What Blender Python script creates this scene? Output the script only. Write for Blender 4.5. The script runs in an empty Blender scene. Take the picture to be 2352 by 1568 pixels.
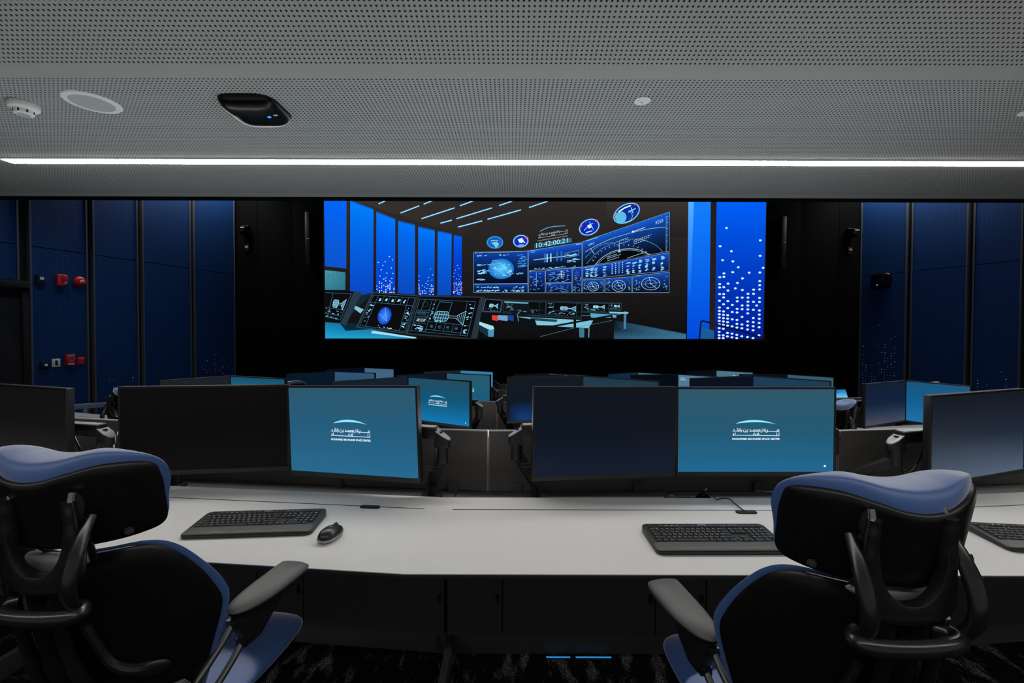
import bpy, bmesh, math, random
from mathutils import Vector, Matrix
sc = bpy.context.scene
COL = sc.collection
PI = math.pi
# ---------------------------------------------------------------- camera model (2352 x 1568 photograph)
F, PX, PY, ROLL, PITCH, CAMH = 1045.0, 1176.0, 772.0, 0.0028, math.radians(1.1), 1.49
ca, sa = math.cos(PITCH), math.sin(PITCH)
def ray(x, y):
    dx, dy = x - PX, y - PY
    dx0, dy0 = dx + ROLL * dy, dy - ROLL * dx
    return Vector((dx0, F * ca - dy0 * sa, -F * sa - dy0 * ca))
def at(x, y, D):                      # point seen at (x, y) standing D metres in front
    r = ray(x, y); s = D / r.y
    return Vector((r.x * s, D, CAMH + r.z * s))
def at_z(x, y, z):                    # point seen at (x, y) lying at height z
    r = ray(x, y); s = (z - CAMH) / r.z
    return Vector((r.x * s, r.y * s, z))
def at_plane(x, y, p, n):
    r = ray(x, y); o = Vector((0, 0, CAMH)); s = (p - o).dot(n) / r.dot(n)
    return o + r * s
# ---------------------------------------------------------------- materials
def lin(c):
    out = []
    for v in c[:3]:
        v /= 255.0
        out.append(v / 12.92 if v <= 0.04045 else ((v + 0.055) / 1.055) ** 2.4)
    return (*out, 1.0)
def newmat(name):
    m = bpy.data.materials.new(name); m.use_nodes = True
    return m, m.node_tree.nodes, m.node_tree.links, m.node_tree.nodes['Principled BSDF']
def mat(name, col, rough=0.5, metal=0.0, spec=0.5, noise=0.0, nscale=40, bump=0.0, coat=0.0, sheen=0.0):
    m, N, L, b = newmat(name)
    b.inputs['Base Color'].default_value = lin(col)
    b.inputs['Roughness'].default_value = rough
    b.inputs['Metallic'].default_value = metal
    b.inputs['Specular IOR Level'].default_value = spec
    if coat: b.inputs['Coat Weight'].default_value = coat; b.inputs['Coat Roughness'].default_value = 0.08
    if sheen: b.inputs['Sheen Weight'].default_value = sheen; b.inputs['Sheen Roughness'].default_value = 0.4
    tc = N.new('ShaderNodeTexCoord'); nz = N.new('ShaderNodeTexNoise')
    nz.inputs['Scale'].default_value = nscale; nz.inputs['Detail'].default_value = 4
    L.new(tc.outputs['Object'], nz.inputs['Vector'])
    mr = N.new('ShaderNodeMapRange')
    mr.inputs['To Min'].default_value = max(0.02, rough - 0.06 - noise * .3); mr.inputs['To Max'].default_value = min(1, rough + 0.06 + noise * .3)
    L.new(nz.outputs['Fac'], mr.inputs['Value']); L.new(mr.outputs['Result'], b.inputs['Roughness'])
    if noise:
        mx = N.new('ShaderNodeMixRGB'); c = lin(col)
        mx.inputs['Color1'].default_value = (c[0] * (1 - noise), c[1] * (1 - noise), c[2] * (1 - noise), 1)
        mx.inputs['Color2'].default_value = (min(1, c[0] * (1 + noise)), min(1, c[1] * (1 + noise)), min(1, c[2] * (1 + noise)), 1)
        L.new(nz.outputs['Fac'], mx.inputs['Fac']); L.new(mx.outputs['Color'], b.inputs['Base Color'])
    if bump:
        bp = N.new('ShaderNodeBump'); bp.inputs['Strength'].default_value = bump; bp.inputs['Distance'].default_value = 0.002
        L.new(nz.outputs['Fac'], bp.inputs['Height']); L.new(bp.outputs['Normal'], b.inputs['Normal'])
    return m
def emat(name, col, strength=1.0):
    m, N, L, b = newmat(name)
    b.inputs['Base Color'].default_value = (0.02, 0.02, 0.02, 1)
    b.inputs['Emission Color'].default_value = lin(col); b.inputs['Emission Strength'].default_value = strength
    b.inputs['Roughness'].default_value = 0.3
    return m
def attr_emission(name, strength=1.0, gloss=0.0, rough=0.3):   # a lit display: picture colours, and any painted reflection, are stored on the mesh
    m, N, L, b = newmat(name)
    a = N.new('ShaderNodeAttribute'); a.attribute_name = 'picture'
    b.inputs['Base Color'].default_value = (0.004, 0.004, 0.005, 1)
    b.inputs['Roughness'].default_value = rough; b.inputs['Specular IOR Level'].default_value = gloss
    L.new(a.outputs['Color'], b.inputs['Emission Color']); b.inputs['Emission Strength'].default_value = strength
    return m
def perforated(name, col, hole, pitch, radius, rough=0.7, uv=True, v0=None, v1=None, spec=0.3, soft=0.12):
    m, N, L, b = newmat(name)
    b.inputs['Roughness'].default_value = rough; b.inputs['Specular IOR Level'].default_value = spec
    tc = N.new('ShaderNodeTexCoord'); sp = N.new('ShaderNodeSeparateXYZ')
    L.new(tc.outputs['UV'], sp.inputs['Vector'])
    def mth(op, a, bb=None):
        n = N.new('ShaderNodeMath'); n.operation = op
        for i, s in enumerate((a, bb)):
            if s is None: continue
            if isinstance(s, (int, float)): n.inputs[i].default_value = s
            else: L.new(s, n.inputs[i])
        return n.outputs[0]
    def cell(s):
        q = mth('ADD', mth('DIVIDE', s, pitch), 0.5)
        return mth('SUBTRACT', mth('FRACT', mth('ADD', q, 1000.0)), 0.5)
    u, v = cell(sp.outputs['X']), cell(sp.outputs['Y'])
    d = mth('SQRT', mth('ADD', mth('MULTIPLY', u, u), mth('MULTIPLY', v, v)))
    r = radius / pitch
    mr = N.new('ShaderNodeMapRange'); mr.interpolation_type = 'SMOOTHSTEP'
    mr.inputs['From Min'].default_value = r * (1 - soft); mr.inputs['From Max'].default_value = r * (1 + soft)
    mr.inputs['To Min'].default_value = 1; mr.inputs['To Max'].default_value = 0
    L.new(d, mr.inputs['Value'])
    fac = mr.outputs['Result']
    if v0 is not None:
        V = sp.outputs['Y']
        fac = mth('MULTIPLY', fac, mth('MULTIPLY', mth('GREATER_THAN', V, v0), mth('LESS_THAN', V, v1)))
    nz = N.new('ShaderNodeTexNoise'); nz.inputs['Scale'].default_value = 3.0
    L.new(tc.outputs['UV'], nz.inputs['Vector'])
    base = N.new('ShaderNodeMixRGB'); c = lin(col)
    base.inputs['Color1'].default_value = (c[0] * .95, c[1] * .95, c[2] * .95, 1); base.inputs['Color2'].default_value = (c[0] * 1.05, c[1] * 1.05, c[2] * 1.05, 1)
    L.new(nz.outputs['Fac'], base.inputs['Fac'])
    mx = N.new('ShaderNodeMixRGB'); L.new(base.outputs['Color'], mx.inputs['Color1']); mx.inputs['Color2'].default_value = lin(hole)
    L.new(fac, mx.inputs['Fac']); L.new(mx.outputs['Color'], b.inputs['Base Color'])
    return m
M = {}
M['black_plastic'] = mat('black_plastic', (26, 26, 27), .38, noise=.1)
M['shell'] = mat('satin_black_shell', (13, 13, 14), .36, noise=.1, spec=.35)
M['frame'] = mat('black_frame', (24, 24, 24), .26, spec=.6, noise=.05)
M['rod'] = mat('dark_chrome_rod', (150, 150, 150), .2, metal=.9)
M['blue_fabric'] = mat('blue_vinyl', (52, 88, 148), .5, spec=.8, noise=.06, nscale=300, bump=.12, sheen=.9)
M['collar'] = mat('grey_collar', (120, 120, 118), .4)
M['arm_pad'] = mat('grey_gel_pad', (84, 84, 84), .5, noise=.08, nscale=60)
M['worktop'] = mat('pale_laminate', (204, 204, 203), .42, noise=.02, nscale=8, spec=.4)
M['edge'] = mat('dark_edge_band', (30, 30, 31), .5)
M['cabinet'] = mat('charcoal_laminate', (74, 74, 75), .5, noise=.06)
M['panel_grey'] = mat('dark_grey_laminate', (92, 90, 88), .42, noise=.03, nscale=6, spec=.5)
M['alu'] = mat('brushed_aluminium', (196, 194, 190), .35, metal=.7)
M['bezel'] = mat('monitor_black', (17, 17, 18), .4)
M['bezel_grey'] = mat('monitor_chin', (42, 42, 44), .45)
M['arm_black'] = mat('arm_black', (16, 16, 17), .4)
M['arm_cap'] = mat('arm_grey_cap', (168, 170, 172), .4, metal=.2)
M['cable'] = mat('cable_black', (30, 30, 30), .35)
M['white'] = mat('white_plastic', (232, 234, 233), .45)
M['offwhite'] = mat('offwhite_grille', (176, 180, 180), .6, noise=.08, nscale=400)
M['red'] = mat('signal_red', (215, 20, 28), .35)
M['black_wall'] = mat('black_wall_panel', (5, 5, 5), .85, noise=.08, spec=.06)
M['gap'] = mat('black_gap', (8, 8, 8), .8)
M['trim_grey'] = mat('grey_panel_edge', (92, 98, 108), .5, metal=.3)
M['rail'] = mat('rail_paint', (150, 165, 178), .5)
M['chrome'] = mat('chrome', (210, 210, 212), .12, metal=1.0)
M['keys'] = mat('keycap_black', (40, 40, 41), .42, noise=.06)
M['kbody'] = mat('keyboard_black', (30, 30, 31), .4, noise=.05)
M['palm'] = mat('palm_rest_grey', (66, 66, 66), .5, noise=.08)
M['print'] = mat('white_print', (205, 205, 205), .6)
M['mouse'] = mat('mouse_black', (24, 24, 25), .32)
M['mouse_base'] = mat('mouse_silver', (150, 150, 150), .35)
M['piano'] = mat('piano_black', (5, 5, 7), .3, spec=.22)
M['fascia'] = mat('fascia_dark_navy', (4, 8, 13), .8, spec=.05)
M['led_blue'] = emat('blue_led', (40, 120, 255), 2.5)
M['blue_glow'] = emat('blue_glow_strip', (40, 140, 215), 0.8)
M['led_white'] = emat('white_led', (235, 240, 255), 1.5)
M['strip'] = emat('light_diffuser', (255, 250, 244), 45.0)
M['dots'] = emat('wall_light_dots', (120, 135, 165), 0.8)
M['lcd'] = emat('small_lcd', (110, 160, 205), 0.4)
M['display'] = attr_emission('video_wall_display', 1.0)
M['screen_emission'] = attr_emission('monitor_picture_and_reflection', 1.0, gloss=.12, rough=.3)
M['logo'] = attr_emission('lit_logo', 1.0)
# ---------------------------------------------------------------- scene helpers
def tag(o, label=None, cat=None, group=None, kind=None):
    if label: o['label'] = label
    if cat: o['category'] = cat
    if group: o['group'] = group
    if kind: o['kind'] = kind
    return o
def thing(name, label, cat, loc=(0, 0, 0), rotz=0.0, group=None):
    o = bpy.data.objects.new(name, None); COL.objects.link(o)
    o.empty_display_size = .1
    o.location = loc; o.rotation_euler = (0, 0, rotz)
    return tag(o, label, cat, group)
def link(name, me, m=None, parent=None):
    o = bpy.data.objects.new(name, me); COL.objects.link(o)
    if m is not None and not me.materials: me.materials.append(m)
    if parent: o.parent = parent
    return o
def dup(root, loc, rotz=0.0, label=None, group=None, rename=None):
    def cp(o, p):
        c = o.copy(); COL.objects.link(c)
        if p: c.parent = p
        for ch in o.children: cp(ch, c)
        return c
    r = cp(root, None); r.location = loc; r.rotation_euler = (0, 0, rotz)
    if label: r['label'] = label
    if group: r['group'] = group
    return r
def catmull(pts, n=6, closed=False):
    P = [Vector(p) for p in pts]; out = []
    m = len(P)
    rng = range(m) if closed else range(m - 1)
    for i in rng:
        if closed: a, b, c, d = P[i - 1], P[i], P[(i + 1) % m], P[(i + 2) % m]
        else: a, b, c, d = P[max(i - 1, 0)], P[i], P[i + 1], P[min(i + 2, m - 1)]
        for k in range(n):
            t = k / n
            out.append(.5 * ((2 * b) + (c - a) * t + (2 * a - 5 * b + 4 * c - d) * t * t + (3 * b - a - 3 * c + d) * t ** 3))
    if not closed: out.append(P[-1])
    return out
class MB:
    def __init__(s): s.v = []; s.f = []; s.uv = None
    def add(s, vs, fs):
        b = len(s.v); s.v += [Vector(v) for v in vs]; s.f += [[b + i for i in f] for f in fs]; return s
    def box(s, c, d, R=None):
        c = Vector(c); h = [x / 2 for x in d]; vs = []
        for z in (-1, 1):
            for x, y in ((-1, -1), (1, -1), (1, 1), (-1, 1)):
                p = Vector((x * h[0], y * h[1], z * h[2]))
                vs.append(c + (R @ p if R else p))
        return s.add(vs, [(3, 2, 1, 0), (4, 5, 6, 7), (0, 1, 5, 4), (1, 2, 6, 5), (2, 3, 7, 6), (3, 0, 4, 7)])
    def beam(s, a, b, w, h, up=(0, 0, 1), w2=None, h2=None):   # box along a->b
        a, b = Vector(a), Vector(b); d = (b - a).normalized(); u = Vector(up)
        x = d.cross(u).normalized(); u = x.cross(d).normalized()
        w2 = w2 or w; h2 = h2 or h; vs = []
        for p, ww, hh in ((a, w, h), (b, w2, h2)):
            for i, j in ((-1, -1), (1, -1), (1, 1), (-1, 1)): vs.append(p + x * (i * ww / 2) + u * (j * hh / 2))
        return s.add(vs, [(0, 1, 2, 3), (7, 6, 5, 4), (1, 0, 4, 5), (2, 1, 5, 6), (3, 2, 6, 7), (0, 3, 7, 4)])
    def prism(s, poly, z0, z1, Mx=None):
        n = len(poly); vs = [Vector((p[0], p[1], z0)) for p in poly] + [Vector((p[0], p[1], z1)) for p in poly]
        if Mx: vs = [Mx @ v for v in vs]
        return s.add(vs, [tuple(range(n - 1, -1, -1)), tuple(range(n, 2 * n))] + [(i, (i + 1) % n, n + (i + 1) % n, n + i) for i in range(n)])
    def tube(s, path, r, n=10, sq=1.0, up=(0, 0, 1), caps=True):
        P = [Vector(p) for p in path]; k = len(P)
        R = r if isinstance(r, (list, tuple)) else [r] * k
        if len(R) != k: R = [R[0] + (R[-1] - R[0]) * i / (k - 1) if len(R) == 2 else R[min(len(R) - 1, int(i * len(R) / k))] for i in range(k)]
        u = Vector(up); vs = []
        for i in range(k):
            t = (P[min(i + 1, k - 1)] - P[max(i - 1, 0)]).normalized()
            u = (u - t * u.dot(t))
            if u.length < 1e-4: u = t.orthogonal()
            u.normalize(); w = t.cross(u)
            for j in range(n):
                a = 2 * PI * j / n
                vs.append(P[i] + w * (R[i] * math.cos(a)) + u * (R[i] * sq * math.sin(a)))
        fs = [(i * n + j, i * n + (j + 1) % n, (i + 1) * n + (j + 1) % n, (i + 1) * n + j) for i in range(k - 1) for j in range(n)]
        if caps: fs += [tuple(range(n - 1, -1, -1)), tuple(range((k - 1) * n, k * n))]
        return s.add(vs, fs)
    def lathe(s, prof, n=32, Mx=None):
        vs = []; k = len(prof)
        for r, z in prof:
            for j in range(n):
                a = 2 * PI * j / n; vs.append(Vector((r * math.cos(a), r * math.sin(a), z)))
        if Mx: vs = [Mx @ v for v in vs]
        fs = [(i * n + j, i * n + (j + 1) % n, (i + 1) * n + (j + 1) % n, (i + 1) * n + j) for i in range(k - 1) for j in range(n)]
        fs += [tuple(range(n - 1, -1, -1)), tuple(range((k - 1) * n, k * n))]
        return s.add(vs, fs)
    def lens(s, outline, hf, hb, mapf, rings=10, p=3.0, c=None):
        n = len(outline); O = [Vector((o[0], o[1])) for o in outline]
        c = Vector(c) if c else sum(O, Vector((0, 0))) / n
        vs = []; S = [math.sin(.5 * PI * (i + 1) / rings) for i in range(rings)]
        hh = lambda t, H: H * max(0.0, 1 - t ** p) ** .5
        vs.append(mapf(c.x, c.y, hf)); fidx = []
        for t in S:
            fidx.append(len(vs))
            for o in O:
                q = c + (o - c) * t; vs.append(mapf(q.x, q.y, hh(t, hf)))
        bc = len(vs); vs.append(mapf(c.x, c.y, -hb)); bidx = []
        for t in S[:-1]:
            bidx.append(len(vs))
            for o in O:
                q = c + (o - c) * t; vs.append(mapf(q.x, q.y, -hh(t, hb)))
        bidx.append(fidx[-1]); fs = []
        for j in range(n):
            k = (j + 1) % n
            fs.append((0, fidx[0] + j, fidx[0] + k)); fs.append((bc, bidx[0] + k, bidx[0] + j))
            for i in range(rings - 1):
                fs.append((fidx[i] + j, fidx[i + 1] + j, fidx[i + 1] + k, fidx[i] + k))
                fs.append((bidx[i] + j, bidx[i] + k, bidx[i + 1] + k, bidx[i + 1] + j))
        return s.add(vs, fs)
    def mesh(s, name, bevel=0.0, seg=2, smooth=False, angle=35, xf=None):
        me = bpy.data.meshes.new(name)
        vs = [xf @ v for v in s.v] if xf else s.v
        me.from_pydata([tuple(v) for v in vs], [], s.f)
        bm = bmesh.new(); bm.from_mesh(me)
        bmesh.ops.recalc_face_normals(bm, faces=bm.faces)
        if bevel:
            ed = [e for e in bm.edges if len(e.link_faces) == 2 and e.calc_face_angle(0) > math.radians(30)]
            bmesh.ops.bevel(bm, geom=ed, offset=bevel, segments=seg, affect='EDGES', profile=.6, clamp_overlap=True)
        if smooth:
            for f in bm.faces: f.smooth = True
            for e in bm.edges:
                if len(e.link_faces) == 2 and e.calc_face_angle(0) > math.radians(angle): e.smooth = False
        bm.to_mesh(me); bm.free()
        return me
    def build(s, name, m, parent=None, bevel=0.0, seg=2, smooth=False, angle=35, xf=None):
        return link(name, s.mesh(name, bevel, seg, smooth or bevel > 0, angle, xf), m, parent)
def rrect(w, h, r, n=4, cx=0, cy=0):
    out = []
    for sx, sy, a0 in ((1, 1, 0), (-1, 1, 90), (-1, -1, 180), (1, -1, 270)):
        for i in range(n + 1):
            a = math.radians(a0 + 90 * i / n)
            out.append((cx + sx * (w / 2 - r) + r * math.cos(a), cy + sy * (h / 2 - r) + r * math.sin(a)))
    return out
# ---------------------------------------------------------------- flat pictures (displays, logos, prints)
_tc = {}
def text_geo(s):
    if s in _tc: return _tc[s]
    cu = bpy.data.curves.new('t', 'FONT'); cu.body = s; cu.size = 1.0; cu.resolution_u = 2
    ob = bpy.data.objects.new('t', cu); COL.objects.link(ob)
    bpy.context.view_layer.update()
    me = bpy.data.meshes.new_from_object(ob.evaluated_get(bpy.context.evaluated_depsgraph_get()))
    vs = [(v.co.x, v.co.y) for v in me.vertices]; fs = [list(p.vertices) for p in me.polygons]
    bpy.data.objects.remove(ob); bpy.data.curves.remove(cu); bpy.data.meshes.remove(me)
    if vs:
        x0, x1 = min(v[0] for v in vs), max(v[0] for v in vs); y0, y1 = min(v[1] for v in vs), max(v[1] for v in vs)
        vs = [((v[0] - x0) / (x1 - x0 + 1e-9), (v[1] - y0) / (y1 - y0 + 1e-9)) for v in vs]
    _tc[s] = (vs, fs); return _tc[s]
class Canvas:                          # y runs down, like the picture it shows
    def __init__(s): s.v = []; s.f = []; s.c = []
    def poly(s, pts, cols, L=0):
        b = len(s.v)
        if isinstance(cols[0], (int, float)): cols = [cols] * len(pts)
        for p, c in zip(pts, cols): s.v.append((p[0], p[1], L)); s.c.append(lin(c))
        s.f.append(list(range(b, b + len(pts))))
    def quadgrad(s, q, top, bot, L=0, n=6, g=1.0):   # q = tl, tr, br, bl
        q = [Vector(p) for p in q]
        for i in range(n):
            a, b2 = i / n, (i + 1) / n
            mix = lambda t: tuple(top[k] + (bot[k] - top[k]) * t ** g for k in range(3))
            s.poly([q[0].lerp(q[3], a), q[1].lerp(q[2], a), q[1].lerp(q[2], b2), q[0].lerp(q[3], b2)], [mix(a), mix(a), mix(b2), mix(b2)], L)
    def rect(s, x0, y0, x1, y1, c, L=0): s.poly([(x0, y0), (x1, y0), (x1, y1), (x0, y1)], c, L)
    def line(s, pts, w, c, L=1, closed=False):
        P = [Vector((p[0], p[1])) for p in pts]
        if closed: P.append(P[0])
        for a, b in zip(P[:-1], P[1:]):
            d = b - a
            if d.length < 1e-6: continue
            d.normalize(); n = Vector((-d.y, d.x)) * (w / 2); e = d * (w * .3)
            s.poly([a - n - e, b - n + e, b + n + e, a + n - e], c, L)
    def ell(s, cx, cy, rx, ry, c, L=1, rot=0, n=28, c2=None):
        ct, st = math.cos(rot), math.sin(rot); pts = []
        for i in range(n):
            a = 2 * PI * i / n; x, y = rx * math.cos(a), ry * math.sin(a)
            pts.append((cx + x * ct - y * st, cy + x * st + y * ct))
        if c2 is None: s.poly(pts, c, L)
        else:
            for i in range(n): s.poly([(cx, cy), pts[i], pts[(i + 1) % n]], [c, c2, c2], L)
        return pts
    def ring(s, cx, cy, rx, ry, w, c, L=2, rot=0, a0=0, a1=2 * PI, n=32):
        ct, st = math.cos(rot), math.sin(rot)
        s.line([(cx + rx * math.cos(a) * ct - ry * math.sin(a) * st, cy + rx * math.cos(a) * st + ry * math.sin(a) * ct)
                for a in [a0 + (a1 - a0) * i / n for i in range(n + 1)]], w, c, L)
    def text(s, t, o, ux, uy, c, L=3):  # o = lower left corner, ux = vector of the full width, uy = vector of the full height
        vs, fs = text_geo(t); b = len(s.v)
        for x, y in vs: s.v.append((o[0] + ux[0] * x + uy[0] * y, o[1] + ux[1] * x + uy[1] * y, L)); s.c.append(lin(c))
        s.f += [[b + i for i in f] for f in fs]
    def mesh(s, name, mapf):
        me = bpy.data.meshes.new(name)
        me.from_pydata([tuple(mapf(*v)) for v in s.v], [], s.f)
        at_ = me.color_attributes.new('picture', 'FLOAT_COLOR', 'POINT')
        for i, c in enumerate(s.c): at_.data[i].color = c
        return me
# ================================================================= SETTING
def struct(name, o): o.name = name; o['kind'] = 'structure'; return o
TIER = 0.185
LW = Vector((-.2162, -.9764, 0)); LN = Vector((.9764, -.2162, 0)); LC = Vector((-6.09, 10.0, 0))
RW = Vector((.3035, -.9528, 0)); RN = Vector((-.9528, -.3035, 0)); RC = Vector((7.67, 10.0, 0))
# carpet: black pile with broken grey flecks running in streaks
m, N, L, b = newmat('black_fleck_carpet')
tc = N.new('ShaderNodeTexCoord'); mp = N.new('ShaderNodeMapping'); mp.inputs['Rotation'].default_value = (0, 0, .55); mp.inputs['Scale'].default_value = (1.0, .38, 1)
n1 = N.new('ShaderNodeTexNoise'); n1.inputs['Scale'].default_value = 15; n1.inputs['Detail'].default_value = 5; n1.inputs['Roughness'].default_value = .62
n2 = N.new('ShaderNodeTexNoise'); n2.inputs['Scale'].default_value = 200; n2.inputs['Detail'].default_value = 2
r1 = N.new('ShaderNodeMapRange'); r1.inputs['From Min'].default_value = .53; r1.inputs['From Max'].default_value = .66
r2 = N.new('ShaderNodeMapRange'); r2.inputs['From Min'].default_value = .47; r2.inputs['From Max'].default_value = .6
mu = N.new('ShaderNodeMath'); mu.operation = 'MULTIPLY'; mx = N.new('ShaderNodeMixRGB')
mx.inputs['Color1'].default_value = lin((13, 13, 14)); mx.inputs['Color2'].default_value = lin((160, 159, 157))
L.new(tc.outputs['Object'], mp.inputs['Vector']); L.new(mp.outputs['Vector'], n1.inputs['Vector']); L.new(tc.outputs['Object'], n2.inputs['Vector'])
L.new(n1.outputs['Fac'], r1.inputs['Value']); L.new(n2.outputs['Fac'], r2.inputs['Value'])
L.new(r1.outputs['Result'], mu.inputs[0]); L.new(r2.outputs['Result'], mu.inputs[1]); L.new(mu.outputs[0], mx.inputs['Fac']); L.new(mx.outputs['Color'], b.inputs['Base Color'])
b.inputs['Roughness'].default_value = .95; b.inputs['Specular IOR Level'].default_value = .1
bp = N.new('ShaderNodeBump'); bp.inputs['Strength'].default_value = .5; bp.inputs['Distance'].default_value = .004; L.new(n2.outputs['Fac'], bp.inputs['Height']); L.new(bp.outputs['Normal'], b.inputs['Normal'])
M['carpet'] = m
fb = MB()
prof = [(-3.2, 0), (2.62, 0), (2.62, -TIER), (4.78, -TIER), (4.78, -2 * TIER), (6.95, -2 * TIER), (6.95, -3 * TIER), (10.3, -3 * TIER), (10.3, -1), (-3.2, -1)]
fb.prism([(p[0], p[1]) for p in prof], -11.5, 11.5, Matrix(((0, 0, 1, 0), (1, 0, 0, 0), (0, 1, 0, 0), (0, 0, 0, 1))))
struct('floor', fb.build('floor', M['carpet']))
# soffit ceiling in perforated plasterboard: a flat band towards the hall, a fold, and a slope rising towards the camera
CEIL_Z, FOLD = 2.47, 1.758
M['perf_flat'] = perforated('perforated_plasterboard', (162, 162, 159), (6, 6, 7), .018, .0040, v0=-.009, v1=1.535)
M['perf_slope'] = perforated('perforated_plasterboard_slope', (162, 162, 159), (6, 6, 7), .018, .0040, v0=-.9, v1=.009)
me = bpy.data.meshes.new('ceiling')
sl = .335; X0, X1 = -9.2, 9.2
sec = [(3.45, CEIL_Z), (FOLD, CEIL_Z), (FOLD - .62, CEIL_Z + .62 * sl), (-3.0, CEIL_Z + .62 * sl)]
vs, fs, uvs = [], [], []
bm = bmesh.new(); uvl = bm.loops.layers.uv.new('UVMap')
L1 = math.hypot(.62, .62 * sl)
for k, ((ya, za), (yb, zb)) in enumerate(zip(sec[:-1], sec[1:])):
    q = [bm.verts.new(p) for p in ((X0, ya, za), (X1, ya, za), (X1, yb, zb), (X0, yb, zb))]
    f = bm.faces.new(q); f.material_index = (0, 1, 2)[k]
    va, vb = ((3.45 - FOLD - .062, -.062), (.034, .034 - L1), (0, -4))[k]
    for lp, uv in zip(f.loops, ((X0, va), (X1, va), (X1, vb), (X0, vb))): lp[uvl].uv = uv
# upper side and front return so that the soffit is a solid body
t = .12
q = [bm.verts.new(p) for p in ((X0, 3.45, CEIL_Z), (X1, 3.45, CEIL_Z), (X1, 3.45, 4.9), (X0, 3.45, 4.9))]
f = bm.faces.new(q); f.material_index = 3
for f in bm.faces:
    if f.normal.z > .2: f.normal_flip()
bm.to_mesh(me); bm.free()
plain = mat('plasterboard_plain', (162, 162, 159), .7)
for mm in (M['perf_flat'], M['perf_slope'], plain, M['fascia']): me.materials.append(mm)
struct('ceiling', link('ceiling', me))
fb = MB(); fb.box((0, 3.462, CEIL_Z - .004), (18.4, .022, .040))
struct('trim_1', fb.build('trim_1', M['fascia'], bevel=.003))
fb = MB(); fb.box((0, 6.9, 5.0), (20, 7.2, .2))
struct('ceiling_hall', fb.build('ceiling_hall', M['gap']))
# walls: dark backing walls, with the panels hung on them
def wallbox(name, a, b, thick, nrm, z0, z1, m):
    a, b = Vector(a), Vector(b); n = Vector(nrm) * -thick
    pts = [a, b, b + n, a + n]
    w = MB(); w.prism([(p.x, p.y) for p in pts], z0, z1)
    return struct(name, w.build(name, m))
wallbox('wall_left', LC, LC + LW * 12.6, .2, LN, -.8, 4.9, M['gap'])
wallbox('wall_right', RC, RC + RW * 12.6, .2, RN, -.8, 4.9, M['gap'])
fw = MB()
edges = [at(x, 700, 10).x for x in (540, 593, 672, 746, 1247, 1756, 1838, 1925, 1977)]
edges[0], edges[-1] = LC.x, RC.x
for a, b in zip(edges[:-1], edges[1:]): fw.box(((a + b) / 2, 10.06, 2.05), (b - a - .006, .12, 5.7))
fw.box(((LC.x + RC.x) / 2, 10.16, 2.05), (RC.x - LC.x + .6, .08, 5.7))
struct('wall_front', fw.build('wall_front', M['black_wall'], bevel=.002))
# blue perforated acoustic panels
M['blue_panel'] = perforated('blue_perforated_panel', (6, 64, 126), (2, 20, 46), .018, .0054, rough=.55, soft=.4, spec=.35)
SEAM = 2.625
def wall_panel(side, xa, xb, z0, label, dots=None, seed=1, y=465, top=4.86):
    C0, W, Nn = (LC, LW, LN) if side == 'L' else (RC, RW, RN)
    ta = (at_plane(xa, y, C0 + Nn * .05, Nn) - C0).dot(W); tb = (at_plane(xb, y, C0 + Nn * .05, Nn) - C0).dot(W)
    if ta > tb: ta, tb = tb, ta
    root = thing('acoustic_panel', label, 'wall panel', C0 + W * ((ta + tb) / 2) + Vector((0, 0, max(z0, -.8))), 0, 'blue acoustic wall panels')
    org = Vector(root.location)
    P = lambda t, d, z: C0 + W * t + Nn * d + Vector((0, 0, z)) - org
    def board(name, za, zb):
        me = bpy.data.meshes.new(name); bm = bmesh.new(); ul = bm.loops.layers.uv.new('UVMap')
        c = {}
        for i, t in enumerate((ta + .03, tb - .03)):
            for j, d in enumerate((.005, .05)):
                for k, z in enumerate((za, zb)): c[i, j, k] = (bm.verts.new(P(t, d, z)), (t, z))
        for f in (((0, 1, 0), (1, 1, 0), (1, 1, 1), (0, 1, 1)), ((0, 0, 0), (0, 1, 0), (0, 1, 1), (0, 0, 1)), ((1, 0, 0), (1, 1, 0), (1, 1, 1), (1, 0, 1)),
                  ((0, 0, 0), (1, 0, 0), (1, 1, 0), (0, 1, 0)), ((0, 0, 1), (1, 0, 1), (1, 1, 1), (0, 1, 1)), ((0, 0, 0), (1, 0, 0), (1, 0, 1), (0, 0, 1))):
            fc = bm.faces.new([c[q][0] for q in f])
            for lp, q in zip(fc.loops, f): lp[ul].uv = c[q][1]
        bmesh.ops.recalc_face_normals(bm, faces=bm.faces); bm.to_mesh(me); bm.free()
        return link(name, me, M['blue_panel'], root)
    board('upper_board', max(SEAM, z0) + .006, top)
    if z0 < SEAM: board('lower_board', z0, SEAM - .006)
    for t in (ta + .012, tb - .012):
        e = MB(); q = [P(t - .012, .0, z0), P(t + .012, .0, z0), P(t + .012, .06, z0), P(t - .012, .06, z0)]
        e.prism([(p.x, p.y) for p in q], z0 - org.z, top - org.z); e.build('edge_trim', M['trim_grey'], root)
    if dots:
        rnd = random.Random(seed); d = MB(); f0, f1, zb, zt = dots
        n = int((tb - ta - .1) * (f1 - f0) / .062); nz = int((zt - zb) / .058)
        for i in range(n):
            h = .25 + .75 * rnd.random()
            for k in range(nz):
                z = zb + k * .058; fr = k / nz
                if fr > h: continue
                if rnd.random() < .75 * (1 - fr) ** 1.1 + .06:
                    t = ta + .05 + (tb - ta - .1) * f0 + i * .062; r = .004 + .0045 * rnd.random() ** 2
                    o = len(d.v); d.add([P(t + r * math.cos(a), .0525, z + r * math.sin(a)) for a in [j * PI / 3 for j in range(6)]], [tuple(range(6))])
        me = d.mesh('dot_pattern'); o = link('dot_pattern', me, M['dots'], root); o['label'] = 'scattered tiny white light points'
    return root
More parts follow.
